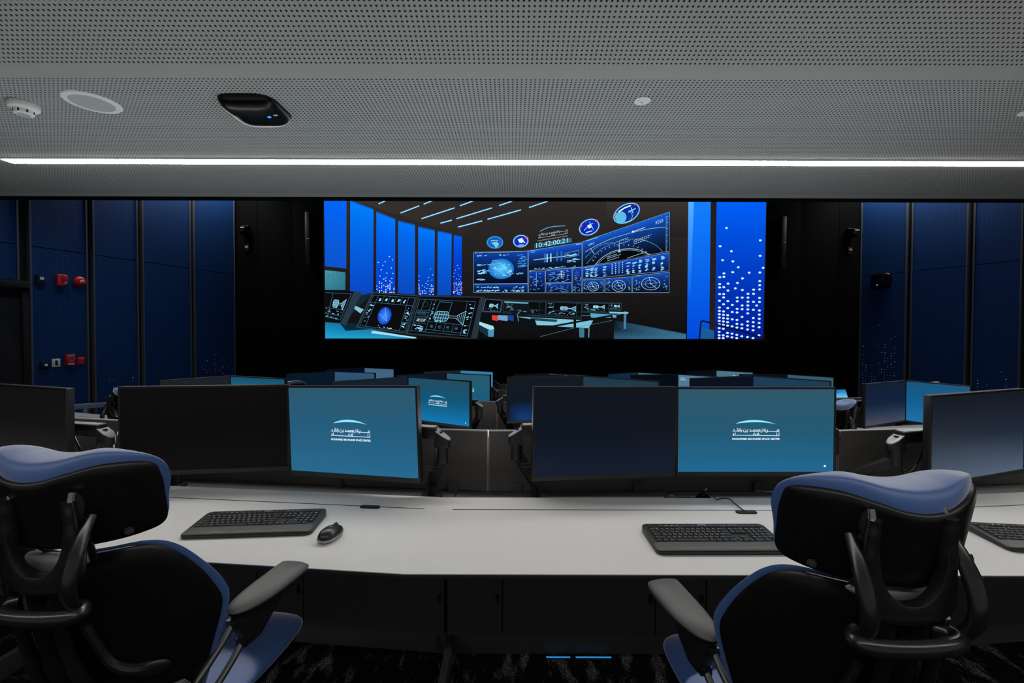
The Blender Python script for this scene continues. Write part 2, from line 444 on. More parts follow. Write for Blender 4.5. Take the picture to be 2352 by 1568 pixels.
wall_panel('L', -90, 41, 2.13, 'blue perforated panel cut short above the dark doorway, nearest on the left')
wall_panel('L', 65, 199, -.3, 'blue perforated panel carrying the red fire alarm devices')
wall_panel('L', 211, 315, -.4, 'blue panel just right of the panel with fire alarms, faint light dots', (0.0, .9, -.2, 1.05), 3)
wall_panel('L', 325, 437, -.45, 'plain blue panel, second from the black front wall on the left side')
wall_panel('L', 444, 538, -.5, 'left-hand blue panel touching the black front wall, light dots low down', (.05, .9, .1, 1.35), 8)
wall_panel('R', 1979, 2086, -.5, 'right-hand blue panel beside the black front wall, holding the black access point', (.05, .95, .0, 1.75), 5)
wall_panel('R', 2096, 2226, -.45, 'plain blue panel, middle one of the right wall')
wall_panel('R', 2238, 2352, -.4, 'blue panel at the far right edge of the photo, barely visible dots', (.1, .9, .0, 1.1), 12)
wall_panel('R', 2367, 2520, -.4, 'blue panel beyond the right edge of the photo')
# dark doorway under the short panel
pl = LC + LN * .03
da = (at_plane(-60, 700, pl, LN) - LC).dot(LW); db = (at_plane(63, 700, pl, LN) - LC).dot(LW)
d = MB()
for t0, t1, z0, z1, o0, o1 in ((da, db, 2.02, 2.12, 0, .09), (db, db + .07, -.3, 2.12, 0, .06), (da, db + .07, -.3, 2.02, 0, .02)):
    q = [LC + LW * t0 + LN * o0, LC + LW * t1 + LN * o0, LC + LW * t1 + LN * o1, LC + LW * t0 + LN * o1]
    d.prism([(p.x, p.y) for p in q], z0, z1)
struct('door_1', d.build('door_1', M['gap'], bevel=.004))
# ================================================================= CEILING DEVICES
o = thing('linear_light', 'long thin glowing white ceiling light running across the whole ceiling', 'ceiling light', (1.6, 2.709, CEIL_Z))
b = MB(); b.box((0, 0, -.004), (9.17, .064, .008)); b.build('diffuser', M['strip'], o)
b = MB()
for s in (-1, 1): b.box((0, s * .036, -.002), (9.18, .006, .006))
b.build('housing', M['white'], o)
def ceil_pt(x, y): return at_z(x, y, CEIL_Z)
o = thing('smoke_detector', 'white smoke detector at the left edge of the ceiling', 'smoke detector', ceil_pt(55, 238))
b = MB(); b.lathe([(.0505, .0), (.0525, -.004), (.0525, -.020), (.050, -.024)], 40); b.build('base', M['white'], o, smooth=True)
b = MB(); b.lathe([(.049, -.022), (.047, -.026), (.036, -.030), (.034, -.046), (.030, -.049), (.0, -.050)], 40); b.build('sensing_head', M['white'], o, smooth=True)
b = MB()
for i in range(8):
    a = i * PI / 4 + .3; R = Matrix.Rotation(a, 3, 'Z'); b.box(R @ Vector((.0345, 0, -.038)), (.004, .006, .010), R)
b.build('vent_slot', M['gap'], o)
b = MB(); b.lathe([(.021, -.0495), (.021, -.0512), (.0, -.0512)], 32); b.build('bottom_disc', M['offwhite'], o, smooth=True)
o = thing('ceiling_speaker', 'round flush white loudspeaker in the ceiling beside the smoke detector', 'speaker', ceil_pt(212, 235))
b = MB(); b.lathe([(.078, -.001), (.078, -.005), (.086, -.0065), (.099, -.004), (.1025, .0)], 56); b.build('flange', M['white'], o, smooth=True)
b = MB(); b.lathe([(.0775, .0), (.0765, -.0045), (.0, -.006)], 56); b.build('grille', M['offwhite'], o, smooth=True)
def access_point(label, loc, Mx, size, th, ledx):
    o = thing('wireless_access_point', label, 'wireless access point', loc)
    b = MB(); out = []
    for i in range(56):
        a = 2 * PI * i / 56; c, s_ = math.cos(a), math.sin(a); e = .5
        out.append((size / 2 * math.copysign(abs(c) ** e, c), size / 2 * math.copysign(abs(s_) ** e, s_)))
    b.lens(out, th, .002, lambda x, y, h: Mx @ Vector((x, y, h)), 10, 3.4); b.build('housing', M['piano'], o, smooth=True, angle=60)
    b = MB(); b.box(Mx @ Vector((ledx, size * .10, th * .90)), (.013, .010, .006), Mx.to_3x3()); b.build('status_light', M['led_blue'], o)
    b = MB(); b.box(Mx @ Vector((ledx + .024, size * .10, th * .78)), (.024, .010, .003), Mx.to_3x3()); b.build('badge_or_glint', M['print'], o)
    return o
access_point('black rounded wireless access point with a blue light on the ceiling', at_z(588, 247, CEIL_Z), Matrix.Rotation(PI, 4, 'X') @ Matrix.Rotation(0.0, 4, 'Z'), .250, .058, .072)
def sensor(label, loc):
    o = thing('occupancy_sensor', label, 'ceiling sensor', loc)
    b = MB(); b.lathe([(.035, 0), (.035, -.003), (.032, -.0045), (.0, -.0055)], 40); b.build('cover', M['white'], o, smooth=True)
    b = MB(); b.box((-.002, .004, -.0058), (.008, .005, .001)); b.box((-.018, -.01, -.0056), (.003, .003, .001)); b.build('lens_mark', M['trim_grey'], o)
sensor('small round white sensor plate flush in the ceiling, right of centre', ceil_pt(1475.5, 231))
sensor('small white sensor plate cut off by the right edge of the photo', ceil_pt(2362, 258))
# ================================================================= WALL DEVICES
def wall_thing(side, name, label, cat, x, y, off=.052):
    if side == 'L': C0, Nn, rz = LC, LN, math.atan2(-LW.y, -LW.x)
    elif side == 'R': C0, Nn, rz = RC, RN, math.atan2(RW.y, RW.x)
    else: C0, Nn, rz = Vector((0, 10.0, 0)), Vector((0, -1, 0)), 0
    return thing(name, label, cat, at_plane(x, y, C0 + Nn * off, Nn), rz)
# local frame: x to the right along the wall, y into the wall, z up
o = wall_thing('L', 'thermostat', 'small black wall controller with a dim blue display, upper left of the red devices', 'wall controller', 91, 643)
b = MB(); b.box((0, -.018, 0), (.165, .036, .155)); b.build('housing', M['black_plastic'], o, bevel=.012)
b = MB(); b.box((0.01, -.037, .025), (.075, .003, .038)); b.build('display', M['lcd'], o)
o = wall_thing('L', 'strobe_sounder', 'red fire strobe sounder with a clear lens, left of the round bell', 'fire alarm', 138, 644)
b = MB(); b.box((0, -.028, 0), (.165, .056, .175)); b.build('housing', M['red'], o, bevel=.016, seg=3)
b = MB(); b.box((.035, -.06, .03), (.085, .014, .07)); b.build('horn_cover', M['red'], o, bevel=.008)
b = MB(); b.lens(rrect(.075, .06, .02), .03, .002, lambda x, z, h: Vector((.035 + x, -.056 - h, -.045 + z)), 6); b.build('strobe_lens', M['chrome'], o, smooth=True)
b = MB()
for i in range(4): b.box((-.058, -.057, .045 - i * .028), (.012, .002, .014))
b.build('fire_lettering', M['print'], o)
o = wall_thing('L', 'alarm_bell', 'round red fire alarm bell with a white centre', 'fire alarm', 180, 647)
R = Matrix.Rotation(PI / 2, 4, 'X')
b = MB(); b.lathe([(.06, 0), (.06, .02)], 32, R); b.build('back_box', M['black_plastic'], o, smooth=True)
b = MB(); b.lathe([(.098, .018), (.100, .026), (.095, .045), (.075, .062), (.045, .072), (.0, .075)], 48, R); b.build('gong', M['red'], o, smooth=True)
b = MB(); b.lathe([(.034, .070), (.034, .079), (.030, .081), (.0, .081)], 32, R); b.build('centre_disc', M['white'], o, smooth=True)
b = MB(); b.lathe([(.013, .080), (.012, .088), (.0, .089)], 20, R); b.build('centre_bolt', M['black_plastic'], o, smooth=True)
o = wall_thing('L', 'touch_controller', 'small black wall keypad left of the white switch plate', 'wall controller', 100, 838)
b = MB(); b.box((0, -.018, 0), (.15, .036, .115)); b.build('housing', M['black_plastic'], o, bevel=.01)
b = MB(); b.box((.015, -.037, 0), (.05, .003, .03)); b.build('display', M['lcd'], o)
o = wall_thing('L', 'light_switch', 'square white switch plate with a dark rocker', 'light switch', 128, 833)
b = MB(); b.box((0, -.006, 0), (.135, .012, .12)); b.build('plate', M['white'], o, bevel=.004)
b = MB(); b.box((.002, -.013, 0), (.045, .008, .072)); b.build('rocker', M['black_plastic'], o, bevel=.003)
def small_text(s, w, h, loc, m, parent, name='lettering'):
    vs, fs = text_geo(s); me = bpy.data.meshes.new(name)
    me.from_pydata([(loc[0] - w / 2 + x * w, loc[1], loc[2] + y * h) for x, y in vs], [], fs); return link(name, me, m, parent)
o = wall_thing('L', 'manual_call_point', 'larger red fire pull station with white lettering', 'fire alarm', 158, 826)
b = MB(); b.box((0, -.024, 0), (.145, .048, .165)); b.build('housing', M['red'], o, bevel=.008)
b = MB(); b.box((.0, -.0495, .035), (.092, .003, .05)); b.build('window_frame', M['print'], o)
b = MB(); b.box((.0, -.0515, .035), (.078, .003, .036)); b.build('window', M['gap'], o)
small_text('PRESS', .06, .016, (0, -.0535, .028), M['print'], o)
small_text('LIFT   HERE', .1, .014, (0, -.0492, .066), M['print'], o); small_text('FIRE', .07, .017, (0, -.0492, -.028), M['print'], o)
b = MB(); b.box((.0, -.0495, -.062), (.105, .003, .02)); b.build('label_strip', M['print'], o)
o = wall_thing('L', 'fire_phone_jack', 'small square red fire telephone socket beside the pull station', 'fire alarm', 184, 828)
b = MB(); b.box((0, -.014, 0), (.115, .028, .115)); b.build('plate', M['red'], o, bevel=.006)
b = MB(); b.lathe([(.018, .026), (.018, .034), (.0, .034)], 20, R); b.build('socket', M['red'], o, smooth=True)
small_text('FIREMAN', .08, .014, (0, -.029, .03), M['print'], o); small_text('PHONE', .05, .014, (0, -.029, -.042), M['print'], o)
for q in list(COL.objects):
    k = {'thermostat': .63, 'strobe_sounder': .78, 'alarm_bell': .82, 'touch_controller': .69, 'light_switch': .76, 'manual_call_point': .80, 'fire_phone_jack': .77}.get(q.name)
    if k: q.scale = (k, 1, .82 if q.name == 'alarm_bell' else 1)
o = wall_thing('R', 'wireless_access_point', 'black rounded wireless access point with a blue light on the right wall panel', 'wireless access point', 2024, 645)
b = MB(); out = []
for i in range(48):
    a = 2 * PI * i / 48; c, s_ = math.cos(a), math.sin(a)
    out.append((.20 * math.copysign(abs(c) ** .5, c), .17 * math.copysign(abs(s_) ** .5, s_)))
b.lens(out, .08, .002, lambda x, z, h: Vector((x, -h, z)), 9, 2.6); b.build('housing', M['piano'], o, smooth=True, angle=60)
b = MB(); b.box((-.03, -.073, -.085), (.022, .006, .020)); b.build('status_light', M['led_blue'], o)
def column_speaker(label, x, y, h):
    o = wall_thing('F', 'column_speaker', label, 'speaker', x, y, .0); H = h * 9.9 / F
    b = MB(); b.prism(rrect(.115, .11, .03, 4, 0, -.09), -H / 2, H / 2); b.build('cabinet', M['black_plastic'], o, bevel=.004)
    b = MB(); b.box((0, -.148, 0), (.09, .006, H * .97)); b.build('grille', M['bezel'], o, bevel=.002)
    b = MB(); b.box((.01, -.153, .0), (.065, .004, .014)); b.build('badge_or_glint', M['print'], o)  # white bar painted in for the specular highlight on the speaker
    b = MB(); b.box((0, -.018, H * .3), (.05, .036, .1)); b.box((0, -.018, -H * .3), (.05, .036, .1)); b.build('bracket', M['black_plastic'], o)
column_speaker('tall slim black column loudspeaker left of the video wall', 712.5, 551, 122)
column_speaker('tall slim black column loudspeaker right of the video wall', 1792, 559, 118)
def ptz(label, x, y, low, colr):
    o = wall_thing('F', 'ptz_camera', label, 'camera', x, y, .0)
    b = MB(); b.box((0, -.05, .10), (.12, .10, .03)); b.build('bracket', M['black_plastic'], o, bevel=.006)
    b = MB(); b.prism(rrect(.2, .2, .08, 5, 0, -.13), .03, .085); b.build('base', M['piano'], o, bevel=.01)
    b = MB(); b.lens([(.085 * math.cos(a), .085 * math.sin(a)) for a in [i * PI / 16 for i in range(32)]], .1, .1, lambda x_, z_, h: Vector((x_, -.14 - h, -.03 + z_)), 8, 2.0); b.build('camera_head', M['piano'], o, smooth=True)
    b = MB(); b.lathe([(.04, .225), (.038, .25), (.03, .252), (.0, .250)], 24, Matrix.Translation((0, 0, -.03)) @ R); b.build('lens', M['piano'], o, smooth=True)
    b = MB(); b.box((.02, -.236, .045), (.09, .005, .018)); b.build('badge_or_glint', M['print'], o)  # white bar painted in for the highlight on the dark camera body
    s = wall_thing('F', 'motion_detector', 'small ' + low, 'sensor', x + 1, y + 38, .0)
    b = MB(); b.box((0, -.03, 0), (.10, .06, .15)); b.build('housing', M['black_plastic'], s, bevel=.02, seg=3)
    b = MB(); b.lens(rrect(.075, .055, .02), .02, .002, lambda x_, z_, h: Vector((x_, -.058 - h, .01 + z_)), 5); b.build('lens', colr, s, smooth=True)
ptz('black dome camera on the black wall left of the video wall', 569, 532, 'motion sensor with a pale lens below the left camera', M['arm_cap'])
ptz('black dome camera on the black wall right of the video wall', 1948, 538, 'motion sensor with a reddish lens below the right camera', mat('sensor_red', (200, 120, 105), .3))
def arabic_logo(C, ox, oy, s, whole=True):         # ox, oy = centre; drawn in units of the lettering, y down
    X = lambda pts: [(ox + (x - 1095) * s, oy + (y - 590) * s) for x, y in pts]
    W, w = (222, 244, 252), 19 * s
    up = [(415, 352), (560, 292), (740, 250), (900, 231), (1060, 226), (1220, 236), (1400, 262), (1560, 305), (1745, 370)]
    lo = [(1745, 370), (1560, 334), (1400, 312), (1220, 302), (1060, 300), (900, 303), (740, 313), (560, 332), (415, 352)]
    gl = lambda k: [(x, 300 + (y - 300) * (1 + k) - 6 * k) for x, y in up] + lo
    for a, b in () if not whole else zip(zip(up[:-1], up[1:]), zip(lo[::-1][:-1], lo[::-1][1:])):
        C.poly(X([a[0], a[1], b[1], b[0]]), (150, 238, 250), 3)
    L = lambda pts, k=1.0: C.line(X(pts), w * k, W, 3)
    O = lambda x, y, rx, ry: C.ring(ox + (x - 1095) * s, oy + (y - 590) * s, rx * s, ry * s, w, W, 3, n=16)
    D = lambda x, y: C.ell(ox + (x - 1095) * s, oy + (y - 590) * s, 14 * s, 14 * s, W, 3, n=8)
    O(1815, 590, 30, 30); L([(1845, 600), (1845, 622), (1490, 614)]); L([(1475, 560), (1478, 610), (1455, 640), (1420, 652)])
    L([(1455, 612), (1330, 610)]); L([(1420, 608), (1400, 580), (1345, 572), (1340, 560), (1405, 528)]); L([(1292, 568), (1296, 612), (1270, 645), (1255, 650)]); D(1300, 530)
    O(1205, 590, 28, 28); L([(1235, 616), (880, 614)]); L([(1160, 574), (1110, 566), (1095, 578), (1112, 612)]); O(1030, 592, 30, 26); L([(905, 545), (930, 580), (938, 612)])
    L([(824, 552), (824, 614), (770, 614)]); D(800, 648); L([(765, 570), (765, 606), (745, 634), (715, 642), (688, 628), (676, 600), (678, 568)]); D(722, 540)
    L([(625, 560), (626, 608), (606, 636), (585, 640)]); L([(575, 512), (577, 612)]); L([(548, 570), (548, 612), (330, 608)]); L([(514, 574), (514, 610)]); L([(480, 572), (480, 610)]); D(498, 516); D(482, 542); D(516, 542); L([(362, 545), (388, 578), (396, 608)])
    L([(1845, 660), (1848, 768), (420, 748)]); L([(1775, 660), (1778, 764)]); L([(1165, 752), (1165, 740)]); O(1160, 716, 30, 30); D(1165, 668); L([(1000, 752), (1015, 712), (1055, 700), (1085, 722), (1080, 752)]); D(1045, 668)
    L([(412, 652), (420, 748)]); L([(378, 700), (350, 704), (348, 724), (376, 728)], .9); L([(376, 728), (336, 756), (392, 752)], .9)
    for ex in (-4, 0, 4) if whole else (): C.text('MOHAMMED BIN RASHID SPACE CENTRE', X([(325 + ex, 905 + (3 if ex else -3))])[0], (1540 * s, 0), (0, -60 * s), W, 3)
# ================================================================= VIDEO WALL
SY = 9.90
pl_, pr_, pb_ = at(745.5, 618, SY), at(1757, 620, SY), at(1251, 778, SY)
SX0, SX1, SZ0 = pl_.x, pr_.x, pb_.z
SZ1 = at(1251, 448, SY).z
vw = thing('video_wall', 'huge glowing video wall showing a blue mission control room picture', 'video wall', ((SX0 + SX1) / 2, SY, SZ0))
b = MB(); b.box((0, .045, (SZ1 - SZ0) / 2), (SX1 - SX0 + .05, .07, SZ1 - SZ0 + .05)); b.build('frame', M['gap'], vw, bevel=.004)
C = Canvas(); rnd = random.Random(7)
T0 = 448.0
def mapS(x, y, Lr):
    yy = y - .0020 * (x - 1251)
    return ((x - 745.5) / (1757 - 745.5) * (SX1 - SX0) - (SX1 - SX0) / 2, .006 - Lr * .0016, (778 - yy) / (778 - T0) * (SZ1 - SZ0))
K = 4.523
A = lambda x, y: (740 + x / K, 450 + y / K)
B = lambda x, y: (1060 + x / K, 450 + y / K)
S6 = lambda x, y: (1560 + x / 2.97, 440 + y / 2.97)
AA = lambda pts: [A(*p) for p in pts]
BB = lambda pts: [B(*p) for p in pts]
CY, CYD, WH, DK = (150, 225, 250), (70, 140, 175), (225, 245, 252), (12, 11, 13)
# room shown in the picture: dark brown ceiling and wall
C.quadgrad([(745.5, T0), (1757, T0), (1757, 778), (745.5, 778)], (50, 45, 43), (14, 13, 14), 0, 8)
C.quadgrad([B(1500, -8), B(2345, -8), B(2345, 420), B(1500, 420)], (62, 57, 54), (34, 31, 30), 1, 3)
C.poly([A(285, 40), A(1500, -8), A(1900, -8), A(1460, 400)], [(58, 50, 46), (48, 42, 40), (42, 38, 37), (46, 40, 38)], 1)
# blue wall bays on the left
for q, t_, b_ in (([(22, -8), (256, -8), (250, 752), (28, 728)], (0, 105, 255), (12, 84, 205)), ([(294, 40), (535, 130), (528, 1000), (288, 1060)], (0, 128, 255), (8, 70, 196)),
                  ([(565, 155), (760, 232), (757, 1006), (560, 992)], (0, 122, 255), (0, 62, 205)), ([(790, 250), (965, 292), (962, 1022), (786, 1010)], (0, 118, 255), (10, 72, 190)),
                  ([(998, 310), (1170, 348), (1165, 1032), (995, 1026)], (0, 125, 255), (0, 58, 180)), ([(1200, 356), (1345, 384), (1340, 1032), (1196, 1030)], (0, 118, 255), (10, 72, 188)),
                  ([(1367, 396), (1450, 412), (1453, 1038), (1360, 1036)], (0, 92, 250), (0, 40, 170))):
    C.quadgrad(AA(q), t_, b_, 2, 6, .8)
    tl, tr = q[0], q[1]
    C.poly(AA([tl, tr, (tr[0], tr[1] + 26), (tl[0], tl[1] + 26)]), [(28, 50, 90), (28, 50, 90), t_, t_], 3)
def mist(pts, r, L=4, c=WH):
    for x, y in pts: C.ell(*A(x, y), r / K, r * .8 / K, c, L, n=8)
mist([(698, 628), (730, 662), (655, 681), (584, 688), (631, 720), (718, 746), (614, 765), (672, 800), (735, 803), (601, 829), (661, 850), (723, 855), (640, 862), (661, 880), (704, 882), (594, 889), (594, 905), (617, 905), (723, 899), (704, 911), (682, 925), (704, 927), (640, 925), (617, 935), (569, 935), (661, 940), (682, 940), (594, 950), (617, 953), (704, 943), (682, 956), (704, 958), (745, 958), (569, 966), (661, 970), (704, 972), (745, 972), (594, 982), (617, 982), (661, 985), (594, 998), (640, 998), (661, 1000), (704, 1000), (723, 1000), (745, 1000)], 6.5)
mist([(1125, 757), (1148, 818), (1007, 828), (1104, 845), (1140, 872), (1099, 881), (1007, 877), (1078, 905), (1099, 920), (1040, 926), (1000, 914), (1133, 922), (1007, 930), (1133, 937), (1151, 935), (1063, 944), (1007, 944), (1088, 958), (1007, 958), (1118, 960), (1133, 965), (1151, 960), (1007, 972), (1151, 972), (1063, 980), (1024, 984), (1044, 984), (1118, 985), (1133, 985), (1151, 985), (1007, 990), (1078, 995), (1044, 997), (1133, 1000), (1007, 1008), (1024, 1010), (1044, 1010), (1063, 1010), (1078, 1010), (1118, 1022), (1151, 1022), (1018, 1022)], 5.5)
mist([(1405, 722), (1421, 750), (1384, 768), (1372, 800), (1416, 816), (1436, 836), (1366, 836), (1394, 860), (1422, 862), (1438, 888)] + [(1364 + 9.6 * rnd.randint(0, 9), 900 + 11 * rnd.randint(0, 11)) for _ in range(56)], 4.6)
C.poly(AA([(28, 768), (240, 792), (240, 975), (28, 975)]), [(70, 150, 165), (50, 128, 150), (40, 110, 135), (50, 130, 150)], 3)
for i in range(26): x, y = rnd.uniform(34, 215), rnd.uniform(800, 960); C.rect(*A(x, y), *A(x + rnd.uniform(8, 22), y + 4), (40, 100, 125), 4)
# ceiling light bars in the picture
for x0, y0, x1, y1 in ((590, 82, 690, 36), (818, 176, 1006, 103), (1058, 84, 1172, 38), (1036, 234, 1372, 124), (1434, 100, 1610, 36), (1398, 234, 1760, 124), (1232, 281, 1344, 251), (1414, 321, 1658, 258), (1840, 98, 2020, 36), (1720, 240, 2060, 144), (2150, 118, 2390, 36)):
    C.line(AA([(x0, y0), (x1, y1)]), 4.6, (16, 72, 104), 2); C.line(AA([(x0, y0), (x1, y1)]), 3.2, (24, 130, 190), 3); C.line(AA([(x0, y0), (x1, y1)]), 1.7, (205, 246, 255), 4)
# desk and tilted console monitors in the foreground of the picture
C.poly(AA([(28, 1312), (330, 1330), (560, 1395), (1000, 1483), (28, 1483)]), [(20, 120, 165), (18, 108, 150), (25, 125, 170), (40, 150, 200), (30, 165, 215)], 2)
C.poly(AA([(180, 1318), (340, 1322), (520, 1385), (240, 1400)]), (6, 40, 60), 3)
C.poly(AA([(345, 1140), (430, 1178), (395, 1220), (330, 1170)]), (130, 195, 215), 3)
C.poly(AA([(350, 1180), (520, 1010), (440, 1000), (370, 1010), (300, 1230)]), (20, 40, 52), 2)
C.poly(AA([(28, 975), (330, 990), (190, 1318), (28, 1270)]), DK, 4); C.poly(AA([(330, 990), (412, 1000), (240, 1348), (185, 1318)]), (40, 56, 68), 4)
def screen_lines(q, cols, rows, L=6, w=.55, c=CYD):
    q = [Vector(p) for p in q]
    P = lambda u, v: q[0].lerp(q[1], u).lerp(q[3].lerp(q[2], u), v)
    for (u0, v0, u1, v1) in cols + rows: C.line([P(u0, v0), P(u1, v1)], w, c, L)
    return P
def engine(P, u0, v0, s, L=7, c=CY):      # outline of a probe with a nozzle, drawn in the plane of a screen
    pts = lambda l: [P(u0 + x * s, v0 + (y - .4) * s * .95 + .4 * s * 1.5) for x, y in l]
    C.poly(pts([(0, .25), (.06, .12), (.4, .12), (.46, .25), (.46, .55), (.4, .68), (.06, .68), (0, .55)]), (18, 62, 82), L)
    C.line(pts([(0, .25), (.06, .12), (.4, .12), (.46, .25), (.46, .55), (.4, .68), (.06, .68), (0, .55)]), .9, c, L + 1, True)
    for i in range(5): C.line(pts([(.06 + .08 * i, .14), (.06 + .08 * i, .66)]), .8, c, L + 1)
    for v in (.3, .5): C.line(pts([(.02, v), (.44, v)]), .8, (200, 240, 250), L + 1)
    C.line(pts([(.46, .34), (.72, .34), (.84, .18), (1.0, .02), (1.0, .8), (.84, .6), (.72, .46), (.46, .46)]), .9, c, L + 1, True)
    for i in range(4): C.line(pts([(.76 + .06 * i, .3 - .06 * i), (.76 + .06 * i, .5 + .08 * i)]), .6, c, L + 1)
def dials(P, n, u0, u1, v, r, L=7):
    for i in range(n):
        c_ = P(u0 + (u1 - u0) * i / max(1, n - 1), v); C.ring(c_[0], c_[1], r, r, .5, CYD, L, n=14); C.ell(c_[0], c_[1], r * .25, r * .25, CY, L, n=6)
def data(P, u0, v0, u1, v1, n, L=7, c=CY, w=.05, h=.02):
    for _ in range(n):
        u, v = rnd.uniform(u0, u1), rnd.uniform(v0, v1); ww = w * rnd.uniform(.5, 1.4)
        C.poly([P(u, v), P(u + ww, v), P(u + ww, v + h), P(u, v + h)], c, L)
P = screen_lines(AA([(28, 985), (322, 1000), (190, 1300), (28, 1260)]), [(.02, .06, .98, .06), (.02, .62, .95, .62), (.02, .84, .9, .84)], [(.3, .06, .22, .62), (.96, .05, .94, .97), (.02, .97, .94, .97)])
engine(P, .36, .14, .5); data(P, .02, .64, .85, .8, 14); data(P, .02, .87, .8, .95, 12)
# screen with the globe
C.poly(AA([(520, 998), (990, 1030), (880, 1432), (350, 1366)]), (44, 66, 80), 4); C.poly(AA([(530, 1010), (982, 1040), (868, 1420), (372, 1354)]), DK, 5)
P = screen_lines(AA([(532, 1014), (980, 1044), (866, 1416), (376, 1350)]), [(0, .04, 1, .04), (0, .26, 1, .26), (.02, .98, .98, .98), (.02, .04, .02, .98), (.98, .04, .98, .98), (.13, .04, .14, .98), (.83, .04, .86, .98)],
                 [(.27, .04, .27, .26), (.41, .04, .41, .26), (.55, .04, .55, .26), (.69, .04, .69, .26), (.02, .5, .14, .5), (.02, .72, .14, .72), (.84, .5, .98, .5), (.84, .74, .98, .74)])
for i in range(5): data(P, .18 + .14 * i, .1, .21 + .14 * i, .18, 7, w=.03, h=.03)
data(P, .03, .3, .1, .95, 14, w=.03); data(P, .87, .3, .94, .95, 22, w=.03); data(P, .3, .9, .7, .95, 8, w=.03)
C.ell(*A(647, 1245), 15.4, 20.6, (60, 150, 250), 7, .32, 36, (12, 62, 200)); C.line(AA([(655, 1160), (668, 1298)]), .5, (190, 220, 245), 8); C.line(AA([(592, 1222), (668, 1300)]), .5, (190, 220, 245), 8)
# screen with the probe
C.poly(AA([(1005, 1030), (1690, 1044), (1610, 1483), (1490, 1483), (876, 1440)]), (38, 52, 62), 4); C.poly(AA([(1012, 1044), (1640, 1056), (1545, 1476), (892, 1424)]), DK, 5)
P = screen_lines(AA([(1018, 1060), (1608, 1086), (1520, 1462), (905, 1404)]), [(0, .03, .98, .03), (.02, .36, .26, .34), (.02, .56, .26, .54), (.24, .66, .98, .7), (.24, .9, .98, .92), (.0, .98, .98, .98)],
                 [(0, .03, .02, .98), (.98, .03, .98, .98), (.28, .03, .26, .98), (.22, .03, .22, .66), (.84, .06, .86, .98), (.02, .42, .24, .42), (.41, .68, .41, .9), (.56, .69, .56, .9), (.7, .7, .7, .91), (.02, .74, .24, .74), (.1, .03, .08, .34)])
C.line([P(.36, .08), P(.58, .08), P(.56, .58), P(.32, .56)], .7, CYD, 6, True)
engine(P, .34, .18, .52); dials(P, 4, .34, .76, .8, 3.4); data(P, .03, .78, .2, .95, 14); data(P, .88, .1, .95, .9, 18, w=.03); data(P, .26, .1, .28, .6, 10, w=.02); data(P, .34, .6, .5, .64, 5, w=.03)
for i in range(8): C.line([P(.04 + .02 * i, .37), P(.04 + .02 * i, .5)], .4, CYD, 7)
C.ring(*P(.12, .17), 6, 6.5, .5, (60, 90, 105), 7)
C.poly([P(.03, .58), P(.22, .57), P(.22, .7), P(.03, .71)], (14, 34, 44), 6); C.text('-00:15:30', P(.05, .69), P(.2, .69) - P(.05, .69), P(.06, .6) - P(.05, .69), WH, 8)
C.poly(AA([(520, 1400), (980, 1468), (960, 1480), (505, 1425)]), (165, 225, 240), 6)
# middle consoles
for q in ([(1690, 1062), (1880, 1075), (1862, 1212), (1660, 1205)], ):
    C.poly(AA(q), (40, 56, 66), 4); P = screen_lines(AA([(1700, 1070), (1868, 1082), (1850, 1203), (1672, 1196)]), [(0, 0, 1, 0), (0, .98, 1, .98)], [(0, 0, 0, 1), (1, 0, 1, 1)]); C.poly([P(0, 0), P(1, 0), P(1, 1), P(0, 1)], DK, 5); engine(P, .3, .2, .5); data(P, .05, .7, .9, .92, 12)
for q, cx in (([(440, 1075), (880, 1085), (870, 1250), (430, 1215)], 0), ([(885, 1088), (1252, 1098), (1250, 1272), (872, 1248)], 1), ([(1262, 1098), (1535, 1102), (1532, 1218), (1256, 1208)], 1), ([(1537, 1102), (1668, 1106), (1664, 1190), (1532, 1185)], 1)):
    C.poly(BB(q), (44, 62, 74), 4); Q = [B(x + (5 if i in (0, 3) else -5), y + (6 if i < 2 else -7)) for i, (x, y) in enumerate(q)]; C.poly(Q, DK, 5)
    P = screen_lines(Q, [(.02, .06, .98, .06), (.02, .92, .98, .92), (.2, .62, .98, .62)], [(.2, .06, .2, .92), (.86, .06, .86, .92)], c=(46, 96, 122))
    if cx: engine(P, .4, .16, .44)
    data(P, .04, .1, .18, .85, 14, w=.06); data(P, .24, .66, .8, .86, 14, w=.05)
C.poly(BB([(205, 1210), (560, 1228), (558, 1320), (190, 1300)]), (10, 14, 18), 5)
for x0, x1, c_ in ((318, 378, (225, 62, 52)), (378, 480, (110, 165, 200)), (480, 545, (20, 70, 140))): C.poly(BB([(x0, 1236), (x1, 1240), (x1, 1298), (x0, 1286)]), c_, 7)
C.poly(BB([(440, 1095), (700, 1110), (735, 1230), (560, 1240), (450, 1160)]), (16, 22, 27), 7); C.poly(BB([(445, 1092), (700, 1104), (690, 1118), (450, 1108)]), (110, 170, 190), 8)
C.poly(BB([(600, 1275), (760, 1275), (800, 1380), (640, 1385), (590, 1330)]), (14, 18, 22), 7); C.line(BB([(612, 1195), (580, 1230), (596, 1300)]), 1.6, (100, 140, 160), 8)
C.poly(BB([(560, 1250), (1620, 1232), (1740, 1205), (1700, 1196), (1600, 1238)]), (80, 150, 180), 4)
C.poly(BB([(575, 1252), (1195, 1285), (1100, 1345), (785, 1340), (740, 1280)]), (130, 200, 220), 5); C.poly(BB([(715, 1262), (1000, 1282), (990, 1308), (730, 1290)]), (30, 66, 84), 6)
